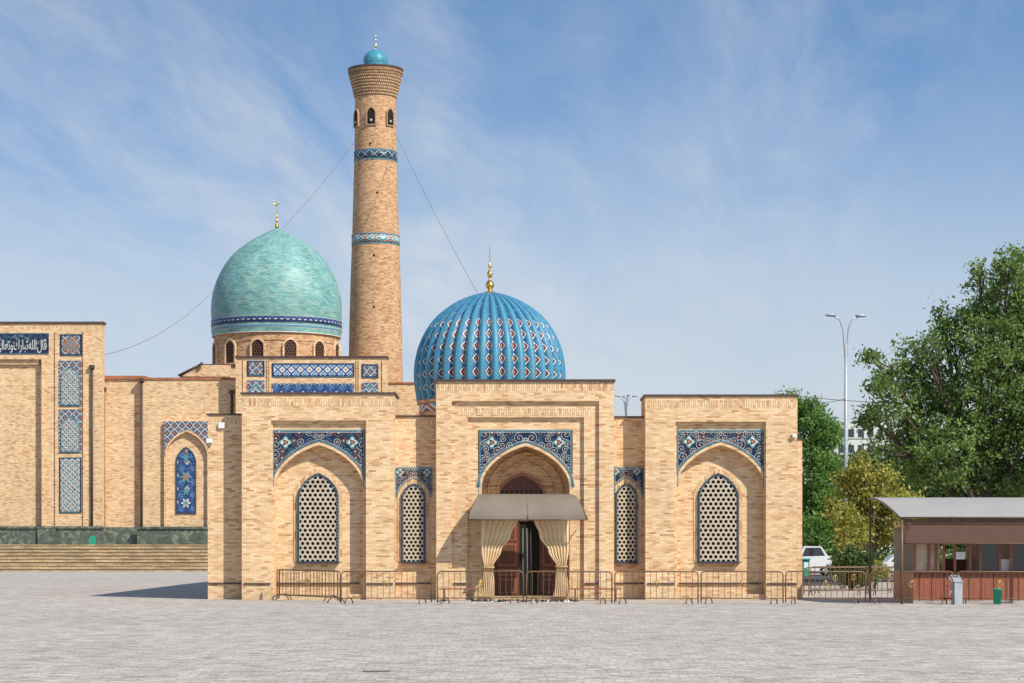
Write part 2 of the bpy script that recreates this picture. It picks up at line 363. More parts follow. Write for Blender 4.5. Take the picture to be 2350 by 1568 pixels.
def smoothprof(pr,n=5):
    out=[]
    for i in range(len(pr)-1):
        p0=pr[max(i-1,0)];p1=pr[i];p2=pr[i+1];p3=pr[min(i+2,len(pr)-1)]
        for j in range(n):
            t=j/n
            out.append(tuple(.5*((2*p1[k])+(-p0[k]+p2[k])*t+(2*p0[k]-5*p1[k]+4*p2[k]-p3[k])*t*t+(-p0[k]+3*p1[k]-3*p2[k]+p3[k])*t**3) for k in (0,1)))
    out.append(pr[-1]); return out
def finial(mb,cx,cy,z0,z1,s):
    Hh=z1-z0
    pr=[(.30*s*2.2,0),(.28*s*2,.015),(.12*s*2,.04),(.09*s*2,.07),(.17*s*2,.11),(.22*s*2,.16),(.16*s*2,.22),(.06*s*2,.27),(.05*s*2,.30),(.10*s*2,.33),(.145*s*2,.38),(.10*s*2,.43),(.045*s*2,.46),(.04*s*2,.48),(.07*s*2,.51),(.09*s*2,.55),(.04*s*2,.60),(.028*s*2,.66),(.02*s*2,.85),(.004,1)]
    mb.lathe(cx,cy,[(r,z0+t*Hh) for r,t in smoothprof(pr,3)],'gold',n=20)
# ------------------------------------------------------------------ MADRASA
mad=empty('madrasa'); rnd=random.Random(3)
D0=36.0; DL=36.75; BK=70.0
def side_portal(x0p,x1p,topp,fx0p,fx1p,fzp,xcp,wxcp,winw=47):
    mb=MB(); D1=D0+.2; D2=D1+.42
    x0,x1,zt=X(x0p,D0),X(x1p,D0),Z(topp,D0)
    fx0,fx1,fz=X(fx0p,D0),X(fx1p,D0),Z(fzp,D0)
    mb.box(x0,fx0,D0,38.5,0,zt,'brick'); mb.box(fx1,x1,D0,38.5,0,zt,'brick'); mb.box(fx0,fx1,D0,38.5,fz,zt,'brick')
    mb.box(x0-.003,x1+.003,D0-.004,D0+.2,zt-.42,zt-.15,'soldier')
    mb.box(x0-.05,x1+.05,D0-.06,38.6,zt+.003,zt+.07,'cap')
    xc=X(xcp,D1); hw=W(101,D1); zs=Z(1118,D1); h=Z(1022,D1)-zs
    arch_wall(mb,fx0,fx1,0,fz,xc,hw,zs,h,D1,'brick')
    mb.box(fx0,fx0+.05,D1-.08,D1,0,fz-.12,'brick'); mb.box(fx1-.05,fx1,D1-.08,D1,.9,fz-.12,'brick'); mb.box(fx0,fx1,D1-.08,D1,fz-.12,fz,'brick')
    arch_ring(mb,xc,hw,zs,h,0.02,.09,D1-.03,.03,'brick',False)
    intrados(mb,xc,hw,zs,h,0,D1,D2,'brick')
    mb.box(fx0,fx1,D2,38.4,0,fz,'brick')
    mb.box(xc-hw,xc+hw,D1+.02,D2,0,.2,'brick')
    spandrel(mb,X(fx0p+4,D1),X(fx1p-4,D1),Z(987,D1),Z(1118,D1),xc,hw+.11,zs,h+.12,D1-.004,rnd,44)
    wx=X(wxcp,D2); whw=W(winw-5,D2); wzs=Z(1142,D2); wh=Z(1092,D2)-wzs
    window(mb,wx,whw,wzs,wh,Z(1288,D2),D2,.185)
    arch_ring(mb,wx,whw+.09,wzs,wh+.10,Z(1286,D2)-.05,.13,D2-.03,.03,'soldier',False)
    return mb
side_portal(555,905,905,622,840,965,732,730).build('left_portal',mad)
side_portal(1481,1830,910,1550,1758,968,1654,1648).build('right_portal',mad)
def link(x0p,x1p,topp,tx0,tx1,wxc,whw_px,D=DL):
    mb=MB(); x0,x1,zt=X(x0p,D),X(x1p,D),Z(topp,D)
    mb.box(x0,x1,D,38.4,0,zt,'brick'); mb.box(x0,x1,D-.004,D+.1,zt-.36,zt-.12,'soldier'); mb.box(x0,x1,D-.06,38.4,zt+.003,zt+.06,'cap')
    xc=X(wxc,D); hw=W(whw_px,D)
    zs=Z(1140,D); h=Z(1115,D)-zs
    window(mb,xc,hw-.08,zs,h,Z(1288,D),D,.16)
    arch_ring(mb,xc,hw+.0,zs,h+.09,Z(1288,D),.14,D-.03,.03,'soldier',False)
    spandrel(mb,X(tx0,D),X(tx1,D),Z(1073,D),Z(1136,D),xc,hw+.16,zs-.05,h+.32,D-.03,rnd,14,.7)
    return mb
link(900,1003,957,908,992,949,28).build('left_link_wall',mad)
link(1404,1486,959,1410,1477,1437,26).build('right_link_wall',mad)
mb=MB(); zt=Z(953,DL)
mb.box(X(477,DL),X(562,DL),DL,38.4,0,zt,'brick'); mb.box(X(477,DL)-.003,X(560,DL),DL-.004,DL+.1,zt-.32,zt-.1,'soldier'); mb.box(X(477,DL)-.05,X(562,DL),DL-.05,38.4,zt+.003,zt+.06,'cap')
mb.box(X(1825,37),X(1841,37),37,BK,0,Z(1010,37),'brick'); mb.box(X(1825,37),X(1841,37)+.04,36.96,BK,Z(1010,37)+.003,Z(1010,37)+.05,'cap')
mb.box(X(477,DL),X(1825,37),38.4,BK,0,6.1,'brick')
mb.box(X(477,DL),X(477,DL)+.4,38.4,BK,6.1,zt,'brick'); mb.box(X(477,DL)-.05,X(477,DL)+.45,38.41,BK,zt+.003,zt+.06,'cap')
zr=Z(1340,D0)
for a,b_,d in ((478,554,DL),(560,620,D0),(842,902,D0),(908,992,DL),(1412,1476,DL),(1486,1548,D0),(1760,1828,D0)):
    mb.box(X(a,d),X(b_,d),d-.05,d-.004,zr-.03,zr+.03,'cap')
for a,b_ in ((636,826),(1558,1746)): mb.box(X(a,36.6),X(b_,36.6),36.54,36.616,zr-.03,zr+.03,'cap')
mb.box(X(502,DL),X(516,DL),DL-.1,DL-.004,Z(983,DL),Z(970,DL),'whitep')
mb.box(X(477,DL)-.02,X(489,DL),DL-.25,DL-.05,Z(1017,DL),Z(1007,DL),'whitep'); mb.tube([(X(483,DL),DL,Z(1004,DL)),(X(483,DL),DL-.15,Z(1007,DL))],.02,'grey')
mb.box(X(1818,D0),X(1826,D0),D0-.15,D0-.01,Z(1004,D0),Z(996,D0),'whitep')
mb.build('wings_and_body',mad)
# central portal
mb=MB(); x0,x1,zt=X(1001,D0),X(1409,D0),Z(876,D0)
d1=D0+.14; d2=D0+.28
a0,a1,az1=X(1037,D0),X(1375,D0),Z(921,D0)
mb.box(x0,a0,D0,39,0,zt,'brick'); mb.box(a1,x1,D0,39,0,zt,'brick'); mb.box(a0,a1,D0,39,az1,zt,'brick')
mb.box(x0-.003,x1+.003,D0-.004,D0+.2,zt-.34,zt-.04,'soldier'); mb.box(x0-.1,x1+.05,D0-.08,39.1,zt+.003,zt+.08,'cap')
b0,b1,bz=X(1073,d1),X(1340,d1),Z(958,d1)
mb.box(a0,b0,d1,39,0,az1,'brick'); mb.box(b1,a1,d1,39,0,az1,'brick'); mb.box(b0,b1,d1,39,bz,az1,'brick')
mb.box(a0,a1,d1-.05,d1,az1-.09,az1-.003,'brick')
mb.box(a0+.35,a1-.35,d1-.006,d1,bz+.08,bz+.33,'soldier')
xc=X(1206,d2); hw=W(101,d2); zs=Z(1118,d2); h=Z(1024,d2)-zs
arch_wall(mb,b0,b1,0,bz,xc,hw,zs,h,d2,'brick')
arch_ring(mb,xc,hw,zs,h,0.02,.09,d2-.03,.03,'brick',False)
D3=37.7; intrados(mb,xc,hw,zs,h,0,d2,D3,'brick')
spandrel(mb,X(1100,d2),X(1312,d2),Z(987,d2),Z(1118,d2),xc,hw+.11,zs,h+.12,d2-.004,rnd,44)
mb.box(b0,b1,D3,38.9,0,bz,'brick')
for kx in (.82,.6):
    arch_ring(mb,xc,hw*kx,zs,h*kx+.05,zs-.2,.06,D3-.12*(kx+.2),.12*(kx+.2),'brick',False)
txc=X(1197,D3); thw=W(50,D3)
arch_fill(mb,txc,thw,Z(1138,D3),Z(1092,D3)-Z(1138,D3),Z(1200,D3),D3-.02,'wood')
arch_ring(mb,txc,thw,Z(1138,D3),Z(1092,D3)-Z(1138,D3),Z(1200,D3),.1,D3-.08,.07,'orange',False)
for i in range(9):
    px=txc-thw+thw*2*(i+.5)/9; mb.box(px-.02,px+.02,D3-.05,D3-.02,Z(1200,D3),Z(1125,D3),'dark')
dx0,dx1=X(1136,D3),X(1276,D3); dz1=Z(1197,D3)
mb.box(dx0,dx1,D3-.03,D3-.01,.12,dz1,'dark'); mb.box(dx0-.1,dx0,D3-.12,D3-.01,.12,dz1+.1,'wood'); mb.box(dx1,dx1+.1,D3-.12,D3-.01,.12,dz1+.1,'wood'); mb.box(dx0,dx1,D3-.12,D3-.01,dz1,dz1+.1,'wood')
def leaf(xa,xb,y):
    mb.box(xa,xb,y-.06,y-.03,.12,dz1,'wood')
    for z0_,z1_ in ((.2,.75),(.85,1.1),(1.2,2.05),(2.15,dz1-.1)):
        mb.box(xa+.1,xb-.1,y-.085,y-.061,z0_,z1_,'kwood'); mb.box(xa+.17,xb-.17,y-.10,y-.086,z0_+.08,z1_-.08,'wood')
leaf(dx0,X(1192,D3),D3-.02); leaf(X(1238,D3),dx1,D3-.02)
for i in range(3):
    xx=X(1200+i*9,D3); mb.tube([(xx,D3-.04,.15),(xx+.02*math.sin(i),D3-.05,1.2),(xx,D3-.04,2.6)],.010,'grey',4)
mb.box(b0+.2,b1-.2,D0-.35,D3,.003,.12,'step')
for a,b_ in ((1040,1070),(1342,1372)): mb.box(X(a,d1),X(b_,d1),d1-.05,d1-.004,zr-.03,zr+.03,'cap')
mb.build('central_portal',mad)
# canopy
mb=MB(); rows=[]
for i in range(11):
    t=i/10; y=D0-.02-1.15*math.sin(t*pi/2*.98); z=Z(1134,D0)-(Z(1134,D0)-Z(1191,34.85))*(1-math.cos(t*pi/2))**.9
    hw_=W(104+33*t,36)*(1-.014*t); rows.append([(X(1208,D0)+.04*t+s_*hw_,y,z) for s_ in (-1,-.5,0,.5,1)])
for r1,r2 in zip(rows,rows[1:]):
    for j in range(4): mb.poly([r1[j],r1[j+1],r2[j+1],r2[j]],'canopy',sm=True)
    for j in range(4): mb.poly([(p[0],p[1],p[2]-.04) for p in (r1[j],r1[j+1],r2[j+1],r2[j])],'canopy',sm=True)
for j in (0,2,4): mb.tube([(p[0],p[1],p[2]-.03) for p in [r[j] for r in rows]],.03,'steel',5)
mb.tube([(p[0],p[1],p[2]-.03) for p in rows[-1]],.028,'steel',5)
fr=rows[-1]
for j in (0,4): mb.tube([(fr[j][0],fr[j][1],fr[j][2]-.03),(fr[j][0]*.96+.04,D0-.02,fr[j][2]-.03)],.022,'steel',5)
mb.build('entrance_canopy',mad)
def curtain(keys,D,name):
    mb=MB(); NU=90; NV=30; P=[]
    for iv in range(NV+1):
        py=keys[0][2]+(keys[-1][2]-keys[0][2])*iv/NV
        for a,b_ in zip(keys,keys[1:]):
            if a[2]<=py<=b_[2]+1e-6: break
        t=(py-a[2])/(b_[2]-a[2]); t=t*t*(3-2*t)
        xl=a[0]+(b_[0]-a[0])*t; xr=a[1]+(b_[1]-a[1])*t; w=(xr-xl)/83
        row=[]
        for iu in range(NU+1):
            u=iu/NU; amp=.035+.02*(1-w)
            row.append((X(xl+(xr-xl)*u,D),D+amp*math.sin(u*2*pi*7+1.3*math.sin(iv*.12))+.015*math.sin(u*40+iv*.3)-.08*(1-w),Z(py,D)))
        P.append(row)
    for r1,r2 in zip(P,P[1:]):
        for j in range(NU): mb.poly([r1[j],r1[j+1],r2[j+1],r2[j]],'curtain',sm=True)
    k=keys[3]; zz=Z(k[2],D); x0_,x1_=X(k[0]-2,D),X(k[1]+2,D)
    mb.tube([(x0_,D+.05,zz+.03),(x0_,D-.14,zz),(x1_,D-.14,zz),(x1_,D+.05,zz+.03)],.035,'curtrim',6)
    return mb.build(name,mad)
curtain([(1104,1190,1188),(1104,1172,1230),(1104,1150,1265),(1110,1131,1303),(1105,1134,1340),(1102,1134,1369)],35.6,'left_curtain')
curtain([(1223,1305,1188),(1238,1305,1230),(1258,1305,1265),(1277,1299,1301),(1273,1303,1340),(1270,1305,1369)],35.6,'right_curtain')
# ribbed dome
DD=57.9; mb=MB(); cx=X(1124,DD); sc=F/(DD+C)
pr=[(165,925),(169,900),(172,875),(172,850),(169,825),(163,800),(153,775),(140,752),(123,730),(103,712),(81,697),(59,686),(38,678),(18,673),(8,671)]
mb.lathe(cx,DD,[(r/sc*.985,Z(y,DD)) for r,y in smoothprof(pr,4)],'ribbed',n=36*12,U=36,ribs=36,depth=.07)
zb=Z(924,DD)
mb.lathe(cx,DD,[(3.0,5.9),(3.25,5.9),(3.25,zb-.1),(3.36,zb-.1),(3.38,zb+.02),(3.2,zb+.02)],'brickmin',n=72,sm=False)
mb.lathe(cx,DD,[(3.26,zb-.5),(3.28,zb-.5),(3.28,zb-.15),(3.26,zb-.15)],'mband2',n=72,sm=False)
finial(mb,cx,DD,Z(673,DD),Z(558,DD),.46)
mb.build('ribbed_dome',mad)
# ------------------------------------------------------------------ MOSQUE
mos=empty('mosque'); PL=2.0
DP=135.9; DM=136.6
mb=MB()
def bx(mb,a,b_,t,D,back,k='brickfar',z0=PL): mb.box(X(a,D),X(b_,D),D,back,z0,Z(t,D),k)
bx(mb,97,235,743,DP,DP+1.0); mb.box(X(-420,DP),X(97,DP),DP,DP+12,Z(825,DP),Z(743,DP),'brickfar')
mb.box(X(-420,DP),X(97,DP)-.001,DP+.5,DP+11.9,PL,Z(825,DP)-.001,'brickfar')
mb.box(X(-420,DP),X(88,DP),DP+.25,DP+.5,Z(836,DP),Z(825,DP)-.01,'brickfar')
mb.box(X(-420,DP),X(235,DP)+.12,DP-.12,DP+1.1,Z(743,DP)+.003,Z(738.5,DP),'cap')
mb.box(X(97,DP),X(235,DP)+.01,DP-.008,DP+.2,Z(760,DP),Z(748,DP),'soldier')
for a in (96,127,191): mb.box(X(a,DP),X(a+5,DP),DP-.12,DP,PL,Z(822,DP) if a==96 else Z(760,DP),'brickfar')
def panel(mb,a,b_,t,bt,D,k,fr='navy',f=4):
    mb.box(X(a,D),X(b_,D),D-.05,D-.001,Z(bt,D),Z(t,D),fr)
    mb.box(X(a+1,D),X(b_-1,D),D-.07,D-.051,Z(t+1,D)-.03,Z(t+1,D),'lblue'); mb.box(X(a+1,D),X(b_-1,D),D-.07,D-.051,Z(bt-1,D),Z(bt-1,D)+.03,'lblue')
    if k: mb.box(X(a+f,D),X(b_-f,D),D-.08,D-.051,Z(bt-f,D),Z(t+f,D),k)
panel(mb,-420,112,765,813,DP,None)
panel(mb,138,188,767,817,DP,'girih2')
sx,sz=X(163,DP),Z(792,DP)
def star(r1,r2,k,y,n=8,ph=0): mb.poly([(sx+(r1 if i%2==0 else r2)*math.cos(ph+pi*i/n),y,sz+(r1 if i%2==0 else r2)*math.sin(ph+pi*i/n)) for i in range(2*n)],k)
star(.78,.42,'orange',DP-.09); star(.5,.26,'lblue',DP-.1); star(.24,.14,'orange',DP-.11)
for i in range(8):
    a=pi/8+i*pi/4; c=Vector((sx+.62*math.cos(a),DP-.1,sz+.62*math.sin(a)))
    mb.poly([c+Vector((.1*math.cos(a+q),0,.1*math.sin(a+q))) for q in (0,pi/2,pi,1.5*pi)],'orange' if i%2 else 'lblue')
panel(mb,135,188,828,933,DP,None,'girih2'); panel(mb,135,188,940,1040,DP,None,'girih2'); panel(mb,136,187,1050,1178,DP,'grid','navy',3)
# real relief strapwork over the tile screens
def strap(x0_,x1_,z0_,z1_,y,n,k,top=None):
    w=(x1_-x0_)/n; m_=int(round((z1_-z0_)/w)); hh=(z1_-z0_)/m_
    for i in range(n):
        for j in range(m_):
            cx_=x0_+(i+.5)*w; cz=z0_+(j+.5)*hh
            if top and cz+hh*.3>top(cx_): continue
            r=.40*w
            P=[(cx_+r*math.cos(a),y,cz+r*math.sin(a)) for a in [pi/8+q*pi/4 for q in range(9)]]
            mb.tube(P,.028,k,4,False)
            mb.poly([(cx_+r*.42*math.cos(a),y+.01,cz+r*.42*math.sin(a)) for a in [q*pi/2 for q in range(4)]],'orange' if (i+j)%2 else 'lblue')
strap(X(141,DP),X(182,DP),Z(1173,DP),Z(1055,DP),DP-.095,4,'white')
for t,bt in ((843,929),(957,1036)):
    zs_=Z(t+28,DP); mbx=X(162,DP); hh_=Z(t,DP)-zs_
    arch_fill(mb,mbx,.72,zs_,hh_,Z(bt,DP),DP-.09,'grid'); arch_ring(mb,mbx,.72,zs_,hh_,Z(bt,DP),.06,DP-.13,.08,'lblue')
    strap(mbx-.68,mbx+.68,Z(bt,DP)+.03,Z(t,DP),DP-.11,4,'white',lambda x,zs_=zs_,hh_=hh_:zs_+hh_*aprof((x-mbx)/.72))
mb.tube([(X(92,DP),DP+.49,PL),(X(92,DP),DP+.49,Z(833,DP))],.06,'brickfar',4)
bx(mb,232,330,870,DM+.4,DM+14); bx(mb,322,560,872,DM,DM+14)
mb.box(X(232,DM),X(332,DM),DM+.2,DM+14,Z(870,DM)+.01,Z(862,DM),'redroof'); mb.box(X(322,DM),X(540,DM),DM-.1,DM+14.1,Z(872,DM)+.004,Z(867,DM),'redroof')
xc=X(430,DM); hw=W(47,DM); zs=Z(1045,DM); h=Z(992,DM)-zs
xx0,xx1,zz1=X(378,DM),X(482,DM),Z(967,DM)
fm=MB(); arch_wall(fm,xx0,xx1,PL,zz1,xc,hw,zs,h,DM-.35,'brickfar'); intrados(fm,xc,hw,zs,h,PL,DM-.35,DM-.003,'brickfar')
fm.poly([(xx0,DM-.35,PL),(xx0,DM,PL),(xx0,DM,zz1),(xx0,DM-.35,zz1)],'brickfar'); fm.poly([(xx0,DM-.35,zz1),(xx1,DM-.35,zz1),(xx1,DM,zz1),(xx0,DM,zz1)],'brickfar')
fm.poly([(xx1,DM-.35,PL),(xx1,DM,PL),(xx1,DM,zz1),(xx1,DM-.35,zz1)],'brickfar')
arch_wall(fm,xx0+.02,xx1-.02,zs,zz1-.02,xc,hw+.15,zs,h+.18,DM-.37,'girih2')
arch_ring(fm,xc,hw,zs,h,zs,.12,DM-.4,.05,'brickfar',False)
mb.add(fm,Matrix())
wx=X(427,DM); wh=W(20,DM)
arch_fill(mb,wx,wh,Z(1062,DM),Z(1030,DM)-Z(1062,DM),Z(1176,DM),DM-.06,'floral'); arch_ring(mb,wx,wh,Z(1062,DM),Z(1030,DM)-Z(1062,DM),Z(1176,DM),.12,DM-.1,.1,'border')
for py_,r_,k_ in ((1050,.28,'lblue'),(1038,.12,'orange'),(1095,.40,'lblue'),(1095,.22,'orange'),(1128,.24,'lblue'),(1155,.30,'white'),(1155,.18,'lblue')):
    yy=DM-.11-(.6-r_)*.05; zc=Z(py_,DM)
    mb.poly([(wx+r_*(1+.4*math.cos(6*a))*math.cos(a),yy,zc+r_*(1+.4*math.cos(6*a))*math.sin(a)) for a in [2*pi*i/36 for i in range(36)]],k_)
for px,t,D in ((211,842,DP-.15),(238,893,DM+.25),(325,872,DM-.15),(532,900,DM-.15)):
    mb.tube([(X(px,D),D,PL+.4),(X(px,D),D,Z(t,D))],.10,'cap',8); mb.box(X(px,D)-.2,X(px,D)+.2,D-.2,D+.2,Z(t+4,D),Z(t-4,D),'cap')
mb.box(X(-420,DP),X(238,DP),DP-.35,DP+.2,PL,Z(1210,DP),'marble'); mb.box(X(-420,DP),X(239,DP),DP-.5,DP-.1,Z(1213,DP),Z(1208,DP),'marble')
mb.box(X(238,DM),X(320,DM),DM+.1,DM+.45,PL,Z(1210,DM),'marble'); mb.box(X(318,DM),X(540,DM),DM-.65,DM-.4,PL,Z(1211,DM),'marble'); mb.box(X(316,DM),X(540,DM),DM-.8,DM-.4,Z(1214,DM),Z(1209,DM),'marble')
mb.box(X(90,DP),X(130,DP),DP-.6,DP-.36,PL,Z(1214,DP),'marble')
mb.build('prayer_hall_walls',mos)
mb=MB(); DQ=135.0
bx(mb,541,888,822,DQ,DQ+1.6); mb.box(X(540,DQ),X(889,DQ)+.05,DQ-.12,DQ+1.7,Z(822,DQ)+.003,Z(817.5,DQ),'cap')
panel(mb,567,607,828,864,DQ,'girih2'); panel(mb,624,813,834,866,DQ,'girih'); panel(mb,830,868,836,868,DQ,'girih2')
panel(mb,567,607,873,960,DQ,None,'girih2'); panel(mb,624,813,880,960,DQ,'floral','girih2'); panel(mb,830,868,878,960,DQ,None,'girih2')
for px in (587,849):
    arch_fill(mb,X(px,DQ),.5,Z(902,DQ),Z(886,DQ)-Z(902,DQ),Z(955,DQ),DQ-.1,'grid'); arch_ring(mb,X(px,DQ),.5,Z(902,DQ),Z(886,DQ)-Z(902,DQ),Z(955,DQ),.08,DQ-.14,.1,'lblue')
for px in (613,618,818,823,558,877): mb.box(X(px,DQ),X(px+1.5,DQ),DQ-.1,DQ,PL,Z(826,DQ),'brickfar')
bx(mb,870,1010,881,140,152); mb.box(X(870,140),X(1012,140),139.9,152.1,Z(881,140)+.003,Z(877.5,140),'redroof')
bx(mb,460,600,840,158,168); mb.box(X(455,158),X(600,158),157.8,168,Z(840,158)+.003,Z(836,158),'cap')
y0_,y1_=157.,168
A=[(X(412,y0_),Z(864,y0_)),(X(462,y0_),Z(838,y0_)),(X(530,y0_),Z(838,y0_)),(X(530,y0_),Z(864,y0_))]
mb.poly([(a,y0_,z) for a,z in A],'brickfar'); mb.box(A[0][0],A[3][0],y0_+.1,y1_,PL,A[0][1]-.01,'brickfar')
mb.poly([(A[0][0],y0_,A[0][1]),(A[1][0],y0_,A[1][1]),(A[1][0],y1_,A[1][1]),(A[0][0],y1_,A[0][1])],'redroof')
mb.tube([(A[0][0]-.1,y0_-.1,A[0][1]+.05),(A[1][0],y0_-.1,A[1][1]+.08)],.1,'cap',4)
mb.box(X(459,156.5),X(465,156.5),156.5,156.8,Z(838,156.5),Z(832,156.5),'cap')
mb.build('side_portal_block',mos)
# big dome
DB=176.0; sc=F/(DB+C); cx=X(635,DB); mb=MB()
pr=[(147.5,756),(148.5,738),(149.5,718),(149,700),(146.5,680),(141.5,660),(134,640),(124,620),(111,600),(95,582),(76,566),(54,551),(32,539),(14,530),(4,525)]
mb.lathe(cx,DB,[(r/sc,Z(y,DB)) for r,y in smoothprof(pr,4)],'turq',n=128)
def ring(r0,y0,r1,y1,k,n=128): mb.lathe(cx,DB,[(r0/sc,Z(y0+13,DB)),(r1/sc,Z(y1+13,DB))],k,n=n)
ring(149.6,735,149.3,727,'dband'); ring(149.8,727,149.6,726,'white'); ring(149.7,741,149.5,735,'navy'); ring(148.9,745,149.3,741,'turq')
ring(148.6,746.5,148.9,745,'white'); ring(149.0,751,149.2,746.5,'lblue'); ring(148.4,752.5,148.6,751,'white'); ring(147.5,761,147.9,752.5,'turq'); ring(147.6,763,147.6,761,'white'); ring(141,765,147.6,763,'brickmin'); ring(140,726.5,149.5,725.5,'lblue')
mb.lathe(cx,DB,[(142.5/sc,Z(862,DB)),(142.5/sc,Z(777,DB))],'brickmin',n=96,U=39)
ring(144,781,144,778,'brickmin')
for th in range(-130,131,29):
    th2=math.radians(th+3.2); s=MB()
    arch_fill(s,0,.60,1.1,.58,-.5,-.03,'dark'); lattice(s,0,.60,1.1,.58,-.5,-.07,.30,'wood',.74); arch_ring(s,0,.6,1.1,.6,-.5,.18,-.18,.2,'brickfar')
    R=142.5/sc; zc=Z(831,DB)
    mb.add(s,Matrix.Translation((cx+R*math.sin(th2),DB-R*math.cos(th2),zc))@Matrix.Rotation(th2,4,'Z'))
finial(mb,cx,DB,Z(527,DB)-.1,Z(470,DB),.50)
zc=Z(466,DB)
mb.tube([(cx-.05+.26*math.cos(a),DB,zc+.26*math.sin(a)) for a in [pi*.65+(1.7*pi)*i/16 for i in range(17)]],[.015+.05*math.sin(pi*i/16) for i in range(17)],'gold',6)
mb.box(cx-6.8,cx+6.8,DB-6.6,DB+7,PL,Z(845,169),'brickfar')
mb.build('turquoise_dome',mos)
def arabic():
    words=["\uFED7\uFE8E\uFEDD","\uFE8D\uFEDF\uFEE0\uFEEA","\uFE97\uFE92\uFE8E\uFEAD\uFED9","\uFEED\uFE97\uFECC\uFE8E\uFEDF\uFEF0","\uFEED\uFE97\uFED8\uFEAA\uFEB1"]
    txt=" ".join(w[::-1] for w in reversed(words))
    cu=bpy.data.curves.new('calligraphy_inscription','FONT'); cu.body=txt; cu.size=1.0; cu.extrude=.01; cu.align_x='RIGHT'; cu.space_character=.92; cu.space_word=.35
    o=bpy.data.objects.new('calligraphy_inscription',cu); scene.collection.objects.link(o)
    o.location=(X(108,DP),DP-.075,Z(803,DP)); o.rotation_euler=(pi/2,0,0); o.scale=(.60,1.15,1); cu.materials.append(M['white']); o.parent=mos
arabic()
mb=MB(); ri=random.Random(4)
for i in range(75):
    x_=X(-100+i*2.8,DP); z_=Z(ri.uniform(770,790),DP); ph=ri.uniform(0,6); kk=ri.choice(['lblue','white','lblue'])
    mb.tube([(x_+.13*math.cos(a+ph)*(1-a*.1),DP-.07,z_+.13*math.sin(a+ph)*(1-a*.1)) for a in [j*.6 for j in range(10)]],.014,kk,4,False)
mb.build('inscription_scrolls',mos)
# platform and steps
mb=MB(); yF=118.5; ns=8; xR=X(478,yF)+8
for i in range(ns):
    mb.box(-75,xR,yF+i*.36,yF+(i+1)*.36 if i<ns-1 else 215,0.0 if i==0 else .001,PL*(i+1)/ns,'step')
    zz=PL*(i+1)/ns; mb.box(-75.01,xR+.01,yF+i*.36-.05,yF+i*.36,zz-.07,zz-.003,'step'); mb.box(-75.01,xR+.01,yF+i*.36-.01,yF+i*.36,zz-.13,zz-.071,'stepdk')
mb.box(xR,12,125,215,0,PL-.003,'step')
mb.build('stone_steps')
mb=MB(); yy=124; mb.box(X(205,yy),X(218,yy),yy,yy+.3,PL,Z(1234,yy),'green'); mb.box(X(207,yy),X(216,yy),yy+.05,yy+.25,Z(1234,yy),Z(1230,yy),'green'); mb.build('green_box')
# ------------------------------------------------------------------ MINARET
DT=187.0; sc=F/(DT+C); cx=X(862,DT); mb=MB()
sh=[(64,1215),(62.5,875),(60,740),(57.5,650),(54.5,563)]
mb.lathe(cx,DT,[(r/sc,Z(y,DT)) for r,y in sh],'brickmin',n=96,U=17)
mb.lathe(cx,DT,[(54.5/sc,Z(563,DT)),(55.3/sc,Z(563,DT)),(54.9/sc,Z(544,DT)),(53.8/sc,Z(544,DT))],'mband2',n=96,U=16.2)
mb.lathe(cx,DT,[(53.8/sc,Z(544,DT)),(49/sc,Z(371,DT))],'brickmin',n=96,U=16)
mb.lathe(cx,DT,[(49/sc,Z(371,DT)),(49.8/sc,Z(371,DT)),(49.6/sc,Z(352,DT)),(48.5/sc,Z(352,DT))],'mband1',n=96,U=14.7)
for y in (543,564.5,351,372.5): mb.lathe(cx,DT,[((55.6 if y>500 else 50.2)/sc,Z(y+1.2,DT)),((55.6 if y>500 else 50.2)/sc,Z(y-1.2,DT))],'lblue',n=96)
mb.lathe(cx,DT,[(48.5/sc,Z(352,DT)),(46.8/sc,Z(226,DT))],'brickmin',n=96,U=14.5)
pr=[(46.8,226)]; N=9
for i in range(N):
    r=47.5+15.0*((i+1)/N)**1.15; ya=226-(61*(i)/N); yb=226-(61*(i+1)/N)
    pr+=[(r,ya),(r+.5,yb+1.8),(r-.8,yb+1.2),(r-.8,yb)]
pr+=[(63,164)]
mb.lathe(cx,DT,[(r/sc,Z(y,DT)) for r,y in pr],'crown',n=96,U=18,sm=False)
for row in range(7):
    r=(47.8+15.0*((row+1)/N)**1.15+.1)/sc; z=Z(226-61*(row+.55)/N,DT)
    for j in range(72):
        a=2*pi*j/72+(row%2)*pi/72; s=MB(); s.box(-.05,.05,-.04,.02,-.07,.07,'brickfar')
        mb.add(s,Matrix.Translation((cx+r*math.sin(a),DT-r*math.cos(a),z))@Matrix.Rotation(a,4,'Z'))
mb.lathe(cx,DT,[(0.1,Z(164,DT)),(63.5/sc,Z(164,DT)),(63.8/sc,Z(160.5,DT)),(60/sc,Z(160,DT)),(.1,Z(160,DT))],'cap',n=96,sm=False)
mb.lathe(cx,DT,[(27/sc,Z(161,DT)),(27/sc,Z(146,DT))],'captile',n=48)
pr=[(27,148),(28,142),(27,134),(23,126),(16,119),(8,115.5),(2,114)]
mb.lathe(cx,DT,[(r/sc,Z(y,DT)) for r,y in smoothprof(pr,4)],'captile',n=48)
finial(mb,cx,DT,Z(115,DT),Z(58,DT),.30)
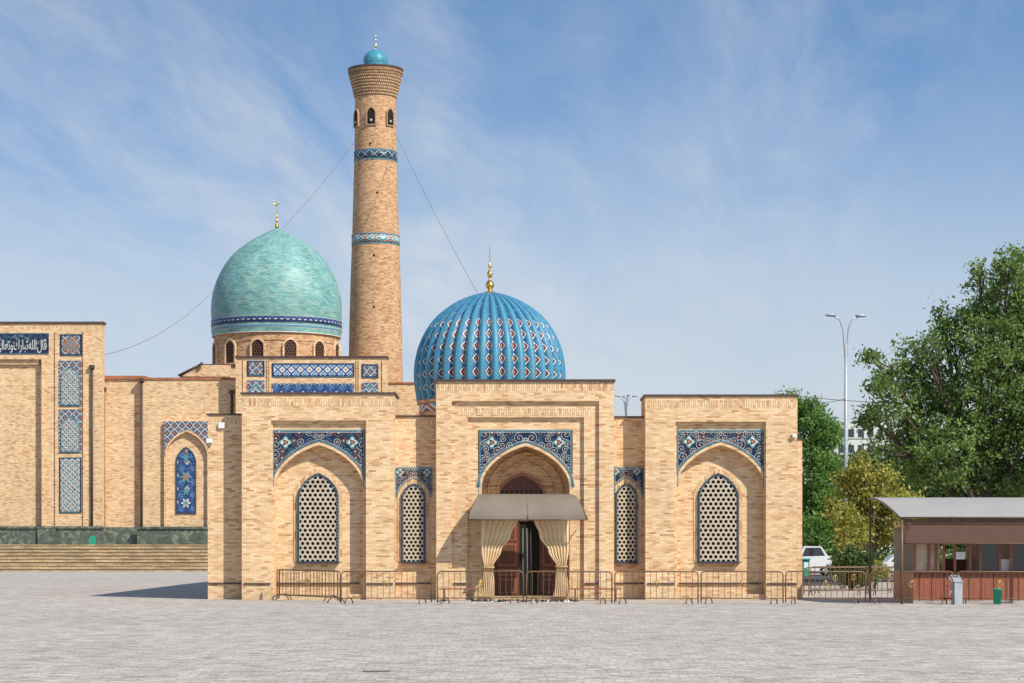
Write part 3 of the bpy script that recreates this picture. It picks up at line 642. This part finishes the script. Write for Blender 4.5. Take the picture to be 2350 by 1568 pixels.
def wins(px,y0,y1,w):
    th=math.asin((px-862)/48.0); R=47.8/sc
    s=MB(); h_=(y1-y0)/sc
    arch_fill(s,0,w,h_*.62,h_*.36,0,-.03,'dark'); arch_ring(s,0,w,h_*.62,h_*.36,0,.12,-.13,.2,'brickmin')
    s.lathe(0,-.1,[(.02,.25),(.13,.25),(.13,.5),(.02,.5)],'grey',n=10)
    mb.add(s,Matrix.Translation((cx+R*math.sin(th),DT-R*math.cos(th),Z(y1+9,DT)))@Matrix.Rotation(th,4,'Z'))
for px in (820,855,896.5): wins(px,247,285,.42)
for px,y,r in ((853,338,48.5),(869,450,51),(862,593,55.5),(862,711,58.5)):
    th=math.asin((px-862)/r); R=r/sc; s=MB(); s.tube([(0,-.05,0),(0,.05,0)],.12,'dark',8)
    mb.add(s,Matrix.Translation((cx+R*math.sin(th),DT-R*math.cos(th),Z(y,DT)))@Matrix.Rotation(th,4,'Z'))
mb.build('minaret')
def wire(a,b_,r,name='overhead_wire',sag=.5,n=24):
    a=Vector(a);b_=Vector(b_); mb=MB(); pts=[]
    for i in range(n+1):
        t=i/n; p=a.lerp(b_,t); p.z-=sag*4*t*(1-t); pts.append(p)
    mb.tube(pts,r,'steel',4); return mb.build(name)
wire((X(814,186),186,Z(325,186)),(X(650,176),176,Z(523,176)),.02,sag=.3)
wire((X(910,186),186,Z(312,186)),(X(1095,150),150,Z(672,150)),.02,sag=.3)
wire((X(490,172),172,Z(668,172)),(X(238,138),138,Z(815,138)),.02,sag=1.0)
wire((X(1790,80),80,Z(905,80)),(X(2500,88),88,Z(900,88)),.02,sag=.6)
wire((X(1941,88),88,Z(915,88)),(X(1790,100),100,Z(905,100)),.018,sag=.4)
# ------------------------------------------------------------------ GROUND
mb=MB(); mb.poly([(-1500,-400,0),(1500,-400,0),(1500,2500,0),(-1500,2500,0)],'paving'); mb.build('ground')
mb=MB(); mb.box(13.5,320,66,100,-.02,.02,'asphalt'); mb.build('road')
mb=MB(); mb.box(13.5,320,65.7,66,-.01,.13,'kerb'); mb.box(13.5,320,100,100.3,-.01,.13,'kerb'); mb.build('kerb')
mb=MB(); mb.box(13.5,320,100.3,300,-.02,.1,'grass'); mb.build('grass')
yd=2*F/292-C
mb=MB(); mb.box(X(832,yd),X(895,yd),yd,yd+.18,0.003,.008,'cap'); mb.build('drain_slot')
# ------------------------------------------------------------------ BARRIERS
def barrier(p0,p1,rd,hgt=1.1,sp=.19):
    p0=Vector(p0);p1=Vector(p1); L=(p1-p0).length; mb=MB()
    j=lambda s=.006: rd.uniform(-s,s)
    c=.12
    fr=[(0,0,.05),(0,0,hgt-c),(c*.3,0,hgt-c*.3),(c,0,hgt),(L-c,0,hgt),(L-c*.3,0,hgt-c*.3),(L,0,hgt-c),(L,0,.05)]
    mb.tube(fr,.022,'steel',6); mb.tube([(0,0,.2),(L,0,.2)],.018,'steel',6)
    n=int(L/sp)
    for i in range(1,n): x=L*i/n; mb.tube([(x+j(),0,.2),(x+j(.01),0,hgt)],.010,'steel',5,False)
    for x in (.28,L-.28):
        mb.tube([(x-.02+.26*math.cos(a)*.45,.26*math.cos(a),.02+.2*math.sin(a)) for a in [pi*i/10 for i in range(11)]],.022,'steel',6)
    mb.tube([(L/2+.09*math.cos(a),-.02,.68+.11*math.sin(a)) for a in [2*pi*i/14 for i in range(15)]],.014,'brass',5)
    mb.tube([(L/2,-.02,.57),(L/2,-.02,.79)],.012,'brass',5)
    ang=math.atan2(p1.y-p0.y,p1.x-p0.x); o=mb.build('crowd_barrier'); o.location=p0; o.rotation_euler=(j(.01),j(.006),ang); return o
rd=random.Random(5); DF=30.2
for a,b_,da,db in ((783,990,0,.15),(1004,1201,.1,0),(1208,1404,0,.2),(1411,1602,.1,0),(1609,1797,.2,0),(1803,1986,.0,.2),(1996,2188,.1,0),(2196,2390,0,.2)):
    barrier((X(a,DF+da),DF+da,0),(X(b_,DF+db),DF+db,0),rd)
barrier((X(636,35.4),35.4,0),(X(781,31.6),31.6,0),rd,sp=.2)
barrier((X(640,35.7),35.75,0),(X(775,33.6),33.6,0),rd,sp=.2)
for a,b_,d in ((1845,1990,42),(1992,2092,42.2),(1860,2060,45.5)): barrier((X(a,d),d,0),(X(b_,d),d+.2,0),rd)
def bench(a,b_,D):
    mb=MB(); x0,x1=X(a,D),X(b_,D)
    for k in range(3): mb.box(x0,x1,D+k*.13,D+k*.13+.11,.40,.44,'kwood')
    for x in (x0+.15,x1-.2):
        mb.box(x,x+.05,D+.02,D+.06,0,.40,'steel'); mb.box(x,x+.05,D+.32,D+.36,0,.40,'steel'); mb.box(x,x+.05,D+.061,D+.319,.34,.38,'steel')
    mb.build('wooden_bench')
bench(1008,1098,34.6); bench(1309,1425,34.6)
mb=MB(); rs=random.Random(11)
def shoe(mb,x,y,ang,k):
    s=MB(); secs=[(-.13,.032,.075),(-.08,.036,.075),(-.02,.036,.06),(.05,.042,.045),(.10,.044,.04),(.145,.03,.03)]
    ringz=[]
    for (t,w,h_) in secs: ringz.append([(t,-w,.004),(t,w,.004),(t,w*.8,h_),(t,-w*.8,h_)])
    for a,b_ in zip(ringz,ringz[1:]):
        for i in range(4): s.poly([a[i],a[(i+1)%4],b_[(i+1)%4],b_[i]],k)
    s.poly(ringz[0],k); s.poly(ringz[-1],k); s.box(-.12,.0,-.02,.02,.066,.078,'dark')
    s.box(-.135,.15,-.044,.044,.002,.014,'whitep')
    mb.add(s,Matrix.Translation((x,y,0))@Matrix.Rotation(ang,4,'Z'))
for px in [1012,1020,1090,1098,1106,1113,1121,1130,1139,1150,1158,1168,1178,1188,1198,1210,1236,1245,1256,1264,1276,1284,1296,1305,1314,1322]:
    for q in range(2): shoe(mb,X(px+q*3.5,33.5),33.5+rs.uniform(-1.0,.6),pi/2+rs.uniform(-1.2,1.2),rs.choice(['dark','cap','whitep','wood','canopy','dark']))
mb.build('shoes')
# ------------------------------------------------------------------ LAMPS
def lamp(px,D,top,arms,spread,r0=.17,q=1.0):
    mb=MB(); x=X(px,D); zt=Z(top,D); zb=zt-1.7*q
    mb.tube([(x,D,0),(x,D,zb*.5),(x,D,zb)],[r0,r0*.75,r0*.55],'grey',12); mb.tube([(x,D,0),(x,D,.5)],r0*1.5,'grey',12)
    for k in range(arms):
        a=pi*2*k/arms if arms>2 else pi*k
        dx,dy=math.cos(a+.2),math.sin(a+.2)
        P=[(x+dx*spread*t_,D+dy*spread*t_,z_) for t_,z_ in ((.04,zb-.9*q),(.10,zb),(.18,zb+(zt-zb)*.5),(.4,zb+(zt-zb)*.85),(.9,zt-.03))]
        mb.tube(P,r0*.35,'grey',8)
        hx,hy=x+dx*spread,D+dy*spread; s=MB()
        s.lathe(0,0,[(.02,.10),(.14,.09),(.22,.02),(.22,-.03),(.16,-.09),(.02,-.11)],'grey',n=12)
        mb.add(s,Matrix.Translation((hx,hy,zt))@Matrix.Rotation(a+.2,4,'Z')@Matrix.Scale(q,4)@Matrix.Diagonal((1.6,1,.9,1)))
    mb.build('street_lamp')
lamp(1941,88.5,724,2,.95,.15); lamp(1437,220,909,4,1.1,.2,1.0)
# ------------------------------------------------------------------ KIOSK
kio=MB(); kx=X(2067,30.2); YF=30.2; YB=36.8
prof=[]
for i in range(13):
    t=i/12; prof.append((YF+(YB-YF)*t,Z(1187,YF)+(Z(1142,YB)-Z(1187,YF))*math.sin(t*pi/2*.97)))
xe=kx+8.5
for (ya,za),(yb,zb_) in zip(prof,prof[1:]):
    kio.poly([(kx,ya,za),(xe,ya,za),(xe,yb,zb_),(kx,yb,zb_)],'roofsheet',sm=True); kio.poly([(kx,ya,za-.05),(xe,ya,za-.05),(xe,yb,zb_-.05),(kx,yb,zb_-.05)],'roofsheet',sm=True)
for i in range(9):
    xx=kx+.02+i*(xe-kx-.04)/8; kio.tube([(xx,a,b_-.05) for a,b_ in prof],.035,'steel',6)
zF=prof[0][1]; zB=prof[-1][1]
kio.tube([(kx,YF,zF-.02),(xe,YF,zF-.02)],.035,'steel',6); kio.tube([(kx,YB,zB-.05),(xe,YB,zB-.05)],.035,'steel',6)
kio.tube([(kx+.05,YF+.05,0),(kx+.05,YF+.05,zF)],.045,'steel',8); kio.tube([(kx+.05,YB-.05,0),(kx+.05,YB-.05,zB-.05)],.045,'steel',8)
kio.tube([(kx+.05,YF+.05,zF-.15),(kx+.05,YB-.05,zF+.1)],.02,'steel',5)
kio.tube([(kx+4.9,YF+.05,0),(kx+4.9,YF+.05,zF)],.045,'steel',8)
zA=Z(1247,YF)
kio.box(kx+.12,xe,YF+.12,YF+.14,zA,zF-.06,'poly'); kio.tube([(kx+.1,YF+.12,zA-.01),(xe,YF+.12,zA-.01)],.03,'steel',6); kio.tube([(kx+.1,YF+.1,zF-.22),(xe,YF+.1,zF-.22)],.018,'steel',5)
for sx_,dr in ((kx+.05,1),(kx+4.9,1),(kx+4.9,-1)):
    for cz,rr in ((zF-.32,.14),(zF-.56,.1),(zF-.72,.07)):
        kio.tube([(sx_+dr*(.06+rr+rr*(1-t*.8)*math.cos(t*9)),YF+.04,cz+rr*(1-t*.8)*math.sin(t*9)) for t in [i/20 for i in range(21)]],.012,'steel',5)
for i in range(18):
    xx=kx+.3+i*.45; kio.tube([(xx+.08*math.cos(a),YF+.08,zF-.13+.06*math.sin(a)) for a in [2*pi*j/10 for j in range(11)]],.009,'steel',4)
yb=31.2; bx0=X(2096,yb); yB=35.0; zs1=Z(1316,yb); zs2=Z(1240,yb)
kio.box(bx0,xe,yb,yB,0,.1,'kerb')
kio.box(bx0,xe,yb,yb+.06,.1,zs1,'kwood'); kio.box(bx0,bx0+.06,yb+.06,yB,.1,zs1,'kwood')
for i in range(16): kio.box(bx0+.2+i*.42,bx0+.23+i*.42,yb-.015,yb,.1,zs1-.02,'wood')
kio.box(bx0,xe,yb-.12,yb+.1,zs1+.001,zs1+.05,'kwood')
kio.box(bx0,bx0+.9,yB-.06,yB,zs1,2.6,'cream'); kio.box(bx0+2.6,xe,yB-.06,yB,zs1,2.6,'cream'); kio.box(bx0+.9,bx0+2.6,yB-.06,yB,2.1,2.6,'cream')
kio.box(bx0,xe,yb,yB,2.62,2.7,'cream'); kio.box(bx0,xe,yb,yb+.08,zs2,2.62,'kwood')
kio.box(xe-.06,xe,yb+.1,yB,.1,2.6,'cream')
kio.box(bx0+.06,bx0+.9,yb+.09,yb+.12,zs1+.05,zs2,'cream')
for off in (0,.5,.75,1.0,1.38,1.9,2.25,2.9,3.3,3.9,4.6,5.3):
    kio.box(bx0+off,bx0+off+.08,yb+.0,yb+.07,zs1+.05,zs2,'kwood')
for a,b_ in ((2.33,2.9),(3.38,3.9)): kio.box(bx0+a,bx0+b_,yb+.03,yb+.04,zs1+.05,zs2,'glass')
kio.box(bx0+1.05,bx0+1.3,yB-.12,yB-.061,1.35,1.9,'whitep'); kio.box(bx0+1.7,bx0+2.5,yB-.5,yB-.08,.9,1.5,'wood')
kio.box(bx0+1.44,bx0+1.75,yb-.04,yb-.03,1.5,1.75,'whitep')
kio.box(bx0+2.9,bx0+3.4,yb+.2,yb+.6,1.1,1.5,'whitep')
kio.build('kiosk')
mb=MB(); d=29.8; x=X(2200,d); mb.box(x-.13,x+.13,d,d+.6,0,.75,'grey')
mb.poly([(x-.15,d-.03,.75),(x+.15,d-.03,.75),(x+.15,d+.63,.98),(x-.15,d+.63,.98)],'grey'); mb.poly([(x-.15,d-.03,.75),(x+.15,d-.03,.75),(x+.15,d+.63,.75),(x-.15,d+.63,.75)],'grey')
for sx_ in (-.15,.15): mb.poly([(x+sx_,d-.03,.75),(x+sx_,d+.63,.75),(x+sx_,d+.63,.98)],'grey')
mb.poly([(x-.15,d+.63,.75),(x+.15,d+.63,.75),(x+.15,d+.63,.98),(x-.15,d+.63,.98)],'grey')
for a in (0,2.1,4.2): mb.tube([(x-.1,d+.2,.62),(x-.32,d+.2+.35*math.cos(a),.62+.35*math.sin(a))],.018,'grey',6)
mb.build('turnstile')
mb=MB(); d=29.7; x=X(2289,d)
mb.lathe(x,d,[(.01,.02),(.12,.02),(.155,.5),(.17,.5),(.17,.53),(.15,.53),(.12,.08),(.01,.08)],'green',n=24)
mb.build('trash_bin')
mb=MB(); d=93; mb.box(X(1842,d),X(1858,d),d,d+.6,0,Z(1285,d),'green'); mb.box(X(1840,d),X(1860,d),d-.1,d+.7,Z(1285,d),Z(1282,d),'green'); mb.box(X(1845,d),X(1855,d),d-.02,d,.5,.9,'whitep'); mb.build('green_cabinet')
def car(px,d,L,Hh,k,name):
    mb=MB(); x=X(px,d)
    prof=[(0,.3),(0,.75*Hh/1.45),(.08*L,.85*Hh/1.45),(.22*L,.92*Hh/1.45),(.34*L,Hh-.03),(.45*L,Hh),(.72*L,Hh-.02),(.86*L,.98*Hh/1.45),(.98*L,.9*Hh/1.45),(L,.5),(L,.3)]
    w=.85
    A=[(x+a,d,b_) for a,b_ in prof];B=[(x+a,d+2*w,b_) for a,b_ in prof]
    for i in range(len(A)-1): mb.poly([A[i],A[i+1],B[i+1],B[i]],k)
    mb.poly(A,k); mb.poly(B,k)
    mb.poly([(x+.29*L,d-.005,.95*Hh/1.45),(x+.37*L,d-.005,Hh-.1),(x+.70*L,d-.005,Hh-.1),(x+.80*L,d-.005,.98*Hh/1.45)],'glass')
    for wx_ in (.2*L,.8*L):
        s=MB(); s.lathe(0,0,[(.01,-.1),(.3,-.1),(.32,0),(.3,.1),(.01,.1)],'dark',n=18); s.lathe(0,0,[(.01,.11),(.18,.105)],'grey',n=12)
        mb.add(s,Matrix.Translation((x+wx_,d+.05,.32))@Matrix.Rotation(pi/2,4,'X'))
    mb.build(name)
car(1810,96,2.9,1.9,'whitep','parked_car'); car(2000,94,4.2,1.4,'whitep','parked_car')
mb=MB(); d=373; x0,x1=X(1915,d),X(2075,d); zt=Z(972,d)
mb.box(x0,x1,d,d+16,0,zt,'white'); mb.box(x0+6,x0+12,d+1,d+10,zt,zt+1.6,'kerb')
for r in range(7):
    zz=zt-1.8-r*3.0; mb.box(x0+.4,x1-.4,d-.12,d-.01,zz-1.2,zz-.95,'kerb')
    for c in range(7): mb.box(x0+.8+c*1.85,x0+1.9+c*1.85,d-.05,d-.005,zz-.8,zz+.7,'glass')
mb.build('apartment_building')
# ------------------------------------------------------------------ TREES
def leaves(name,lobes,nclump,nleaf,size,mat,sig,seed,parent=None,shell=.55):
    rg=np.random.RandomState(seed)
    vol=np.array([l[3]**2.2 for l in lobes]); vol/=vol.sum()
    C_=[];T=[]
    idx=rg.choice(len(lobes),nclump,p=vol)
    for i in idx:
        lx,ly,lz,lr=lobes[i]; v=rg.normal(size=3); v/=np.linalg.norm(v); rr=lr*(shell+(1-shell)*rg.rand()**.6)*(1 if rg.rand()>.25 else rg.rand())
        rr*=1+.2*rg.normal()
        C_.append((lx+v[0]*rr,ly+v[1]*rr,lz+v[2]*rr*.95)); T.append(rg.rand())
    C_=np.array(C_);T=np.array(T)
    n=nclump*nleaf; ci=np.repeat(np.arange(nclump),nleaf)
    cs=sig*(.5+rg.rand(nclump))
    P=C_[ci]+rg.normal(size=(n,3))*cs[ci][:,None]*np.array([1,1,.75])
    a=rg.normal(size=(n,3)); a/=np.linalg.norm(a,axis=1)[:,None]
    b=rg.normal(size=(n,3)); b-=a*(a*b).sum(1)[:,None]; b/=np.linalg.norm(b,axis=1)[:,None]
    s=size*(.6+.8*rg.rand(n))[:,None]
    V=np.stack([P-a*s,P+b*s*.5,P+a*s,P-b*s*.5],1).reshape(-1,3)
    me=bpy.data.meshes.new(name); me.vertices.add(4*n); me.vertices.foreach_set('co',V.ravel())
    me.loops.add(4*n); me.loops.foreach_set('vertex_index',np.arange(4*n)); me.polygons.add(n)
    me.polygons.foreach_set('loop_start',np.arange(n)*4); me.polygons.foreach_set('loop_total',np.full(n,4))
    me.update(calc_edges=True)
    at=me.attributes.new('tint','FLOAT','POINT'); tv=np.clip(T[ci]*.7+rg.rand(n)*.3,0,1); at.data.foreach_set('value',np.repeat(tv,4))
    me.materials.append(M[mat]); o=bpy.data.objects.new(name,me); scene.collection.objects.link(o)
    if parent: o.parent=parent
    return o
def tree(name,base,trunk_h,lobes,nclump,nleaf,size,mat,sig,seed,r0=.3):
    e=empty(name); rg=random.Random(seed); mb=MB(); b=Vector(base); top=b+Vector((rg.uniform(-.3,.3),0,trunk_h))
    mb.tube([b,b.lerp(top,.3)+Vector((.05,0,0)),b.lerp(top,.7),top],[r0*1.3,r0,r0*.85,r0*.7],'bark',10)
    for l in lobes:
        c=Vector(l[:3]); st=b.lerp(top,rg.uniform(.65,1)); mid=st.lerp(c,.5)+Vector((rg.uniform(-.4,.4),rg.uniform(-.4,.4),rg.uniform(-.2,.5)))
        mb.tube([st,st.lerp(mid,.5)+Vector((0,0,.1)),mid,mid.lerp(c,.6),c],[r0*.45,r0*.36,r0*.26,r0*.18,r0*.1],'bark',6)
        for q in range(5):
            v=Vector((rg.uniform(-1,1),rg.uniform(-1,1),rg.uniform(-.6,1))).normalized()*l[3]*.9; s_=mid.lerp(c,rg.uniform(.2,1))
            mb.tube([s_,s_.lerp(c+v,.5)+Vector((0,0,.15)),c+v],[r0*.12,r0*.08,r0*.03],'bark',4)
    mb.build('trunk',e); leaves('foliage',lobes,nclump,nleaf,size,mat,sig,seed,e)
def lob(L,D,dy=1.5,seed=0):
    rg=random.Random(seed); out=[]
    for a,b_,r in L:
        y=D+rg.uniform(-dy,dy); out.append((X(a,y),y,Z(b_,y),W(r,y)))
    return out
big=[(2315,620,45),(2335,590,25),(2265,665,42),(2250,620,22),(2335,700,80),(2230,720,55),(2190,780,58),(2160,720,20),(2270,800,85),(2120,800,42),(2105,860,60),(2035,850,36),(2000,820,16),(2040,910,55),(1995,955,36),(2150,930,85),(2250,920,95),(2350,830,105),(2080,1000,58),(2020,1030,30),(2160,1030,80),(2260,1040,90),(2360,1000,115),(2190,1095,58),(2110,1085,36),(2420,760,105),(2450,900,125),(2440,1040,105),(2390,660,75),(2300,1110,58)]
tree('deciduous_tree',(X(2270,68),68,0),4.5,lob(big,68,2.6,1),2000,34,.11,'leaf',.25,21,.42)
tree('deciduous_tree',(X(1868,101),101,0),3.5,lob([(1815,945,30),(1850,945,30),(1880,985,46),(1870,1060,52),(1905,1070,38),(1880,1150,55),(1920,1150,30),(1860,1220,48),(1905,1225,42),(1800,1000,46),(1812,910,14),(1862,920,14),(1905,1000,26)],101,1.2,2),800,40,.11,'leafb',.27,22,.2)
tree('deciduous_tree',(X(1990,63),63,0),1.8,lob([(1975,1080,30),(1940,1110,24),(2010,1110,38),(2050,1150,36),(1990,1160,42),(1935,1180,28),(1960,1225,38),(2020,1215,42),(2075,1210,36),(1985,1050,14),(2090,1160,26),(1910,1160,16),(2040,1080,16)],63,1.2,3),480,36,.09,'leafy',.20,23,.14)
tree('deciduous_tree',(X(2110,110),110,0),3,lob([(1985,1090,50),(2050,1080,60),(2110,1090,60),(2180,1130,60),(2080,1160,70),(2000,1170,60),(2250,1150,70),(2330,1150,70)],110,2,4),700,40,.15,'leafd',.4,24,.25)
def shrub(name,px,D,L,mat,seed,n=260):
    e=empty(name); lobes=lob(L,D,.4,seed); mb=MB(); rg=random.Random(seed); b=Vector((X(px,D),D,0))
    for l in lobes: mb.tube([b+Vector((rg.uniform(-.1,.1),0,0)),b.lerp(Vector(l[:3]),.5)+Vector((0,0,.1)),Vector(l[:3])],[.04,.03,.015],'bark',5)
    mb.build('stems',e); leaves('foliage',lobes,n,34,.07,mat,.12,seed,e,.3)
shrub('shrub',1955,52,[(1935,1285,20),(1960,1290,24),(1985,1290,20),(1950,1315,28),(1978,1320,24),(1925,1308,18),(1955,1265,12)],'leafd',31)
shrub('shrub',2010,54,[(2008,1300,12),(2018,1310,14)],'leafy',32,60)
lb=[]; rg=random.Random(9)
for i in range(46):
    px=1800+i*32+rg.uniform(-8,8); lb.append((X(px,220),220+rg.uniform(-4,6),Z(1175+rg.uniform(-35,45),220),rg.uniform(2.2,3.6)))
    lb.append((X(px,205),205+rg.uniform(-4,6),Z(1228+rg.uniform(-10,10),205),rg.uniform(1.8,2.6)))
leaves('distant_tree_row',lb,2600,22,.34,'leafd',.7,41,None,.3)
lb=[(X(1830+i*11,101.5),101.5+rg.uniform(-.2,.2),.7+rg.uniform(0,.25),.65) for i in range(60)]
leaves('hedge',lb,900,26,.09,'leaf',.2,42,None,.3)
# ------------------------------------------------------------------ LIGHT / WORLD
S=Vector((.53,-.52,.67)).normalized()
el=math.asin(S.z); az=math.atan2(S.x,S.y)
sun=bpy.data.lights.new('sun','SUN'); sun.energy=5.0; sun.angle=math.radians(.5); sun.color=(1,.95,.86)
so=bpy.data.objects.new('sun',sun); so.rotation_euler=S.to_track_quat('Z','Y').to_euler(); so.location=(30,-30,60); scene.collection.objects.link(so)
w=bpy.data.worlds.new('World'); scene.world=w; w.use_nodes=True; nt=w.node_tree; nt.nodes.clear()
tc=nd(nt,'ShaderNodeTexCoord').outputs['Generated']
sp_=nd(nt,'ShaderNodeSeparateXYZ',i0=tc)
svec=nd(nt,'ShaderNodeVectorMath',{'operation':'NORMALIZE'},i0=comb(nt,sp_.outputs[0],sp_.outputs[1],mth(nt,'MULTIPLY',sp_.outputs[2],2.6))).outputs[0]
sky=nd(nt,'ShaderNodeTexSky',{'sky_type':'NISHITA','sun_disc':False,'sun_elevation':el,'sun_rotation':az,'altitude':400,'air_density':1.0,'dust_density':.8,'ozone_density':2.0},i0=svec)
zz=mth(nt,'ADD',mth(nt,'MAXIMUM',sp_.outputs[2],0.0),.22)
u=mth(nt,'DIVIDE',sp_.outputs[0],zz); v=mth(nt,'DIVIDE',sp_.outputs[2],zz)
warp=noise(nt,comb(nt,u,v,3.0),2.0,3,.55)
vec=comb(nt,mth(nt,'ADD',mth(nt,'MULTIPLY',u,1.5),mth(nt,'MULTIPLY',warp,.5)),mth(nt,'ADD',mth(nt,'ADD',mth(nt,'MULTIPLY',v,3.6),mth(nt,'MULTIPLY',u,1.0)),mth(nt,'MULTIPLY',warp,.6)),sp_.outputs[1])
wisps=noise(nt,vec,3.2,11,.66,.15)
big_=noise(nt,comb(nt,u,v,12.4),2.1,5,.6)
c1=ramp(nt,wisps,[(.38,g(0)),(.78,g(1))]); c2=ramp(nt,big_,[(.38,g(.08)),(.62,g(1))])
side=ramp(nt,mth(nt,'ADD',mth(nt,'MULTIPLY',u,.5),.5),[(.1,g(1)),(.5,g(.95)),(.68,g(.45))])
cm=mth(nt,'MULTIPLY',mth(nt,'MULTIPLY',mth(nt,'MULTIPLY',c1,c2),side),1.0)
base=mix(nt,1.0,sky.outputs[0],(.78,1.22,1.42),'MULTIPLY')
haze=ramp(nt,sp_.outputs[2],[(0.0,g(.97)),(.06,g(.90)),(.11,g(.72)),(.165,g(.36)),(.21,g(.14)),(.27,g(.06))])
base=mix(nt,haze,base,(4.35,4.7,4.95))
col=mix(nt,cm,base,(5.2,5.4,5.6))
bg=nd(nt,'ShaderNodeBackground'); nt.links.new(col,bg.inputs[0]); bg.inputs[1].default_value=.14
out=nd(nt,'ShaderNodeOutputWorld'); nt.links.new(bg.outputs[0],out.inputs[0])
# ------------------------------------------------------------------ CAMERA
cam=bpy.data.cameras.new('camera'); cam.sensor_width=36; cam.lens=F/2350*36; cam.shift_y=(HY-784)/2350; cam.clip_end=5000
co=bpy.data.objects.new('camera',cam); co.location=(0,-C,H); co.rotation_euler=(pi/2,0,0); scene.collection.objects.link(co); scene.camera=co
scene.view_settings.view_transform='Standard'; scene.view_settings.look='None'; scene.view_settings.exposure=0
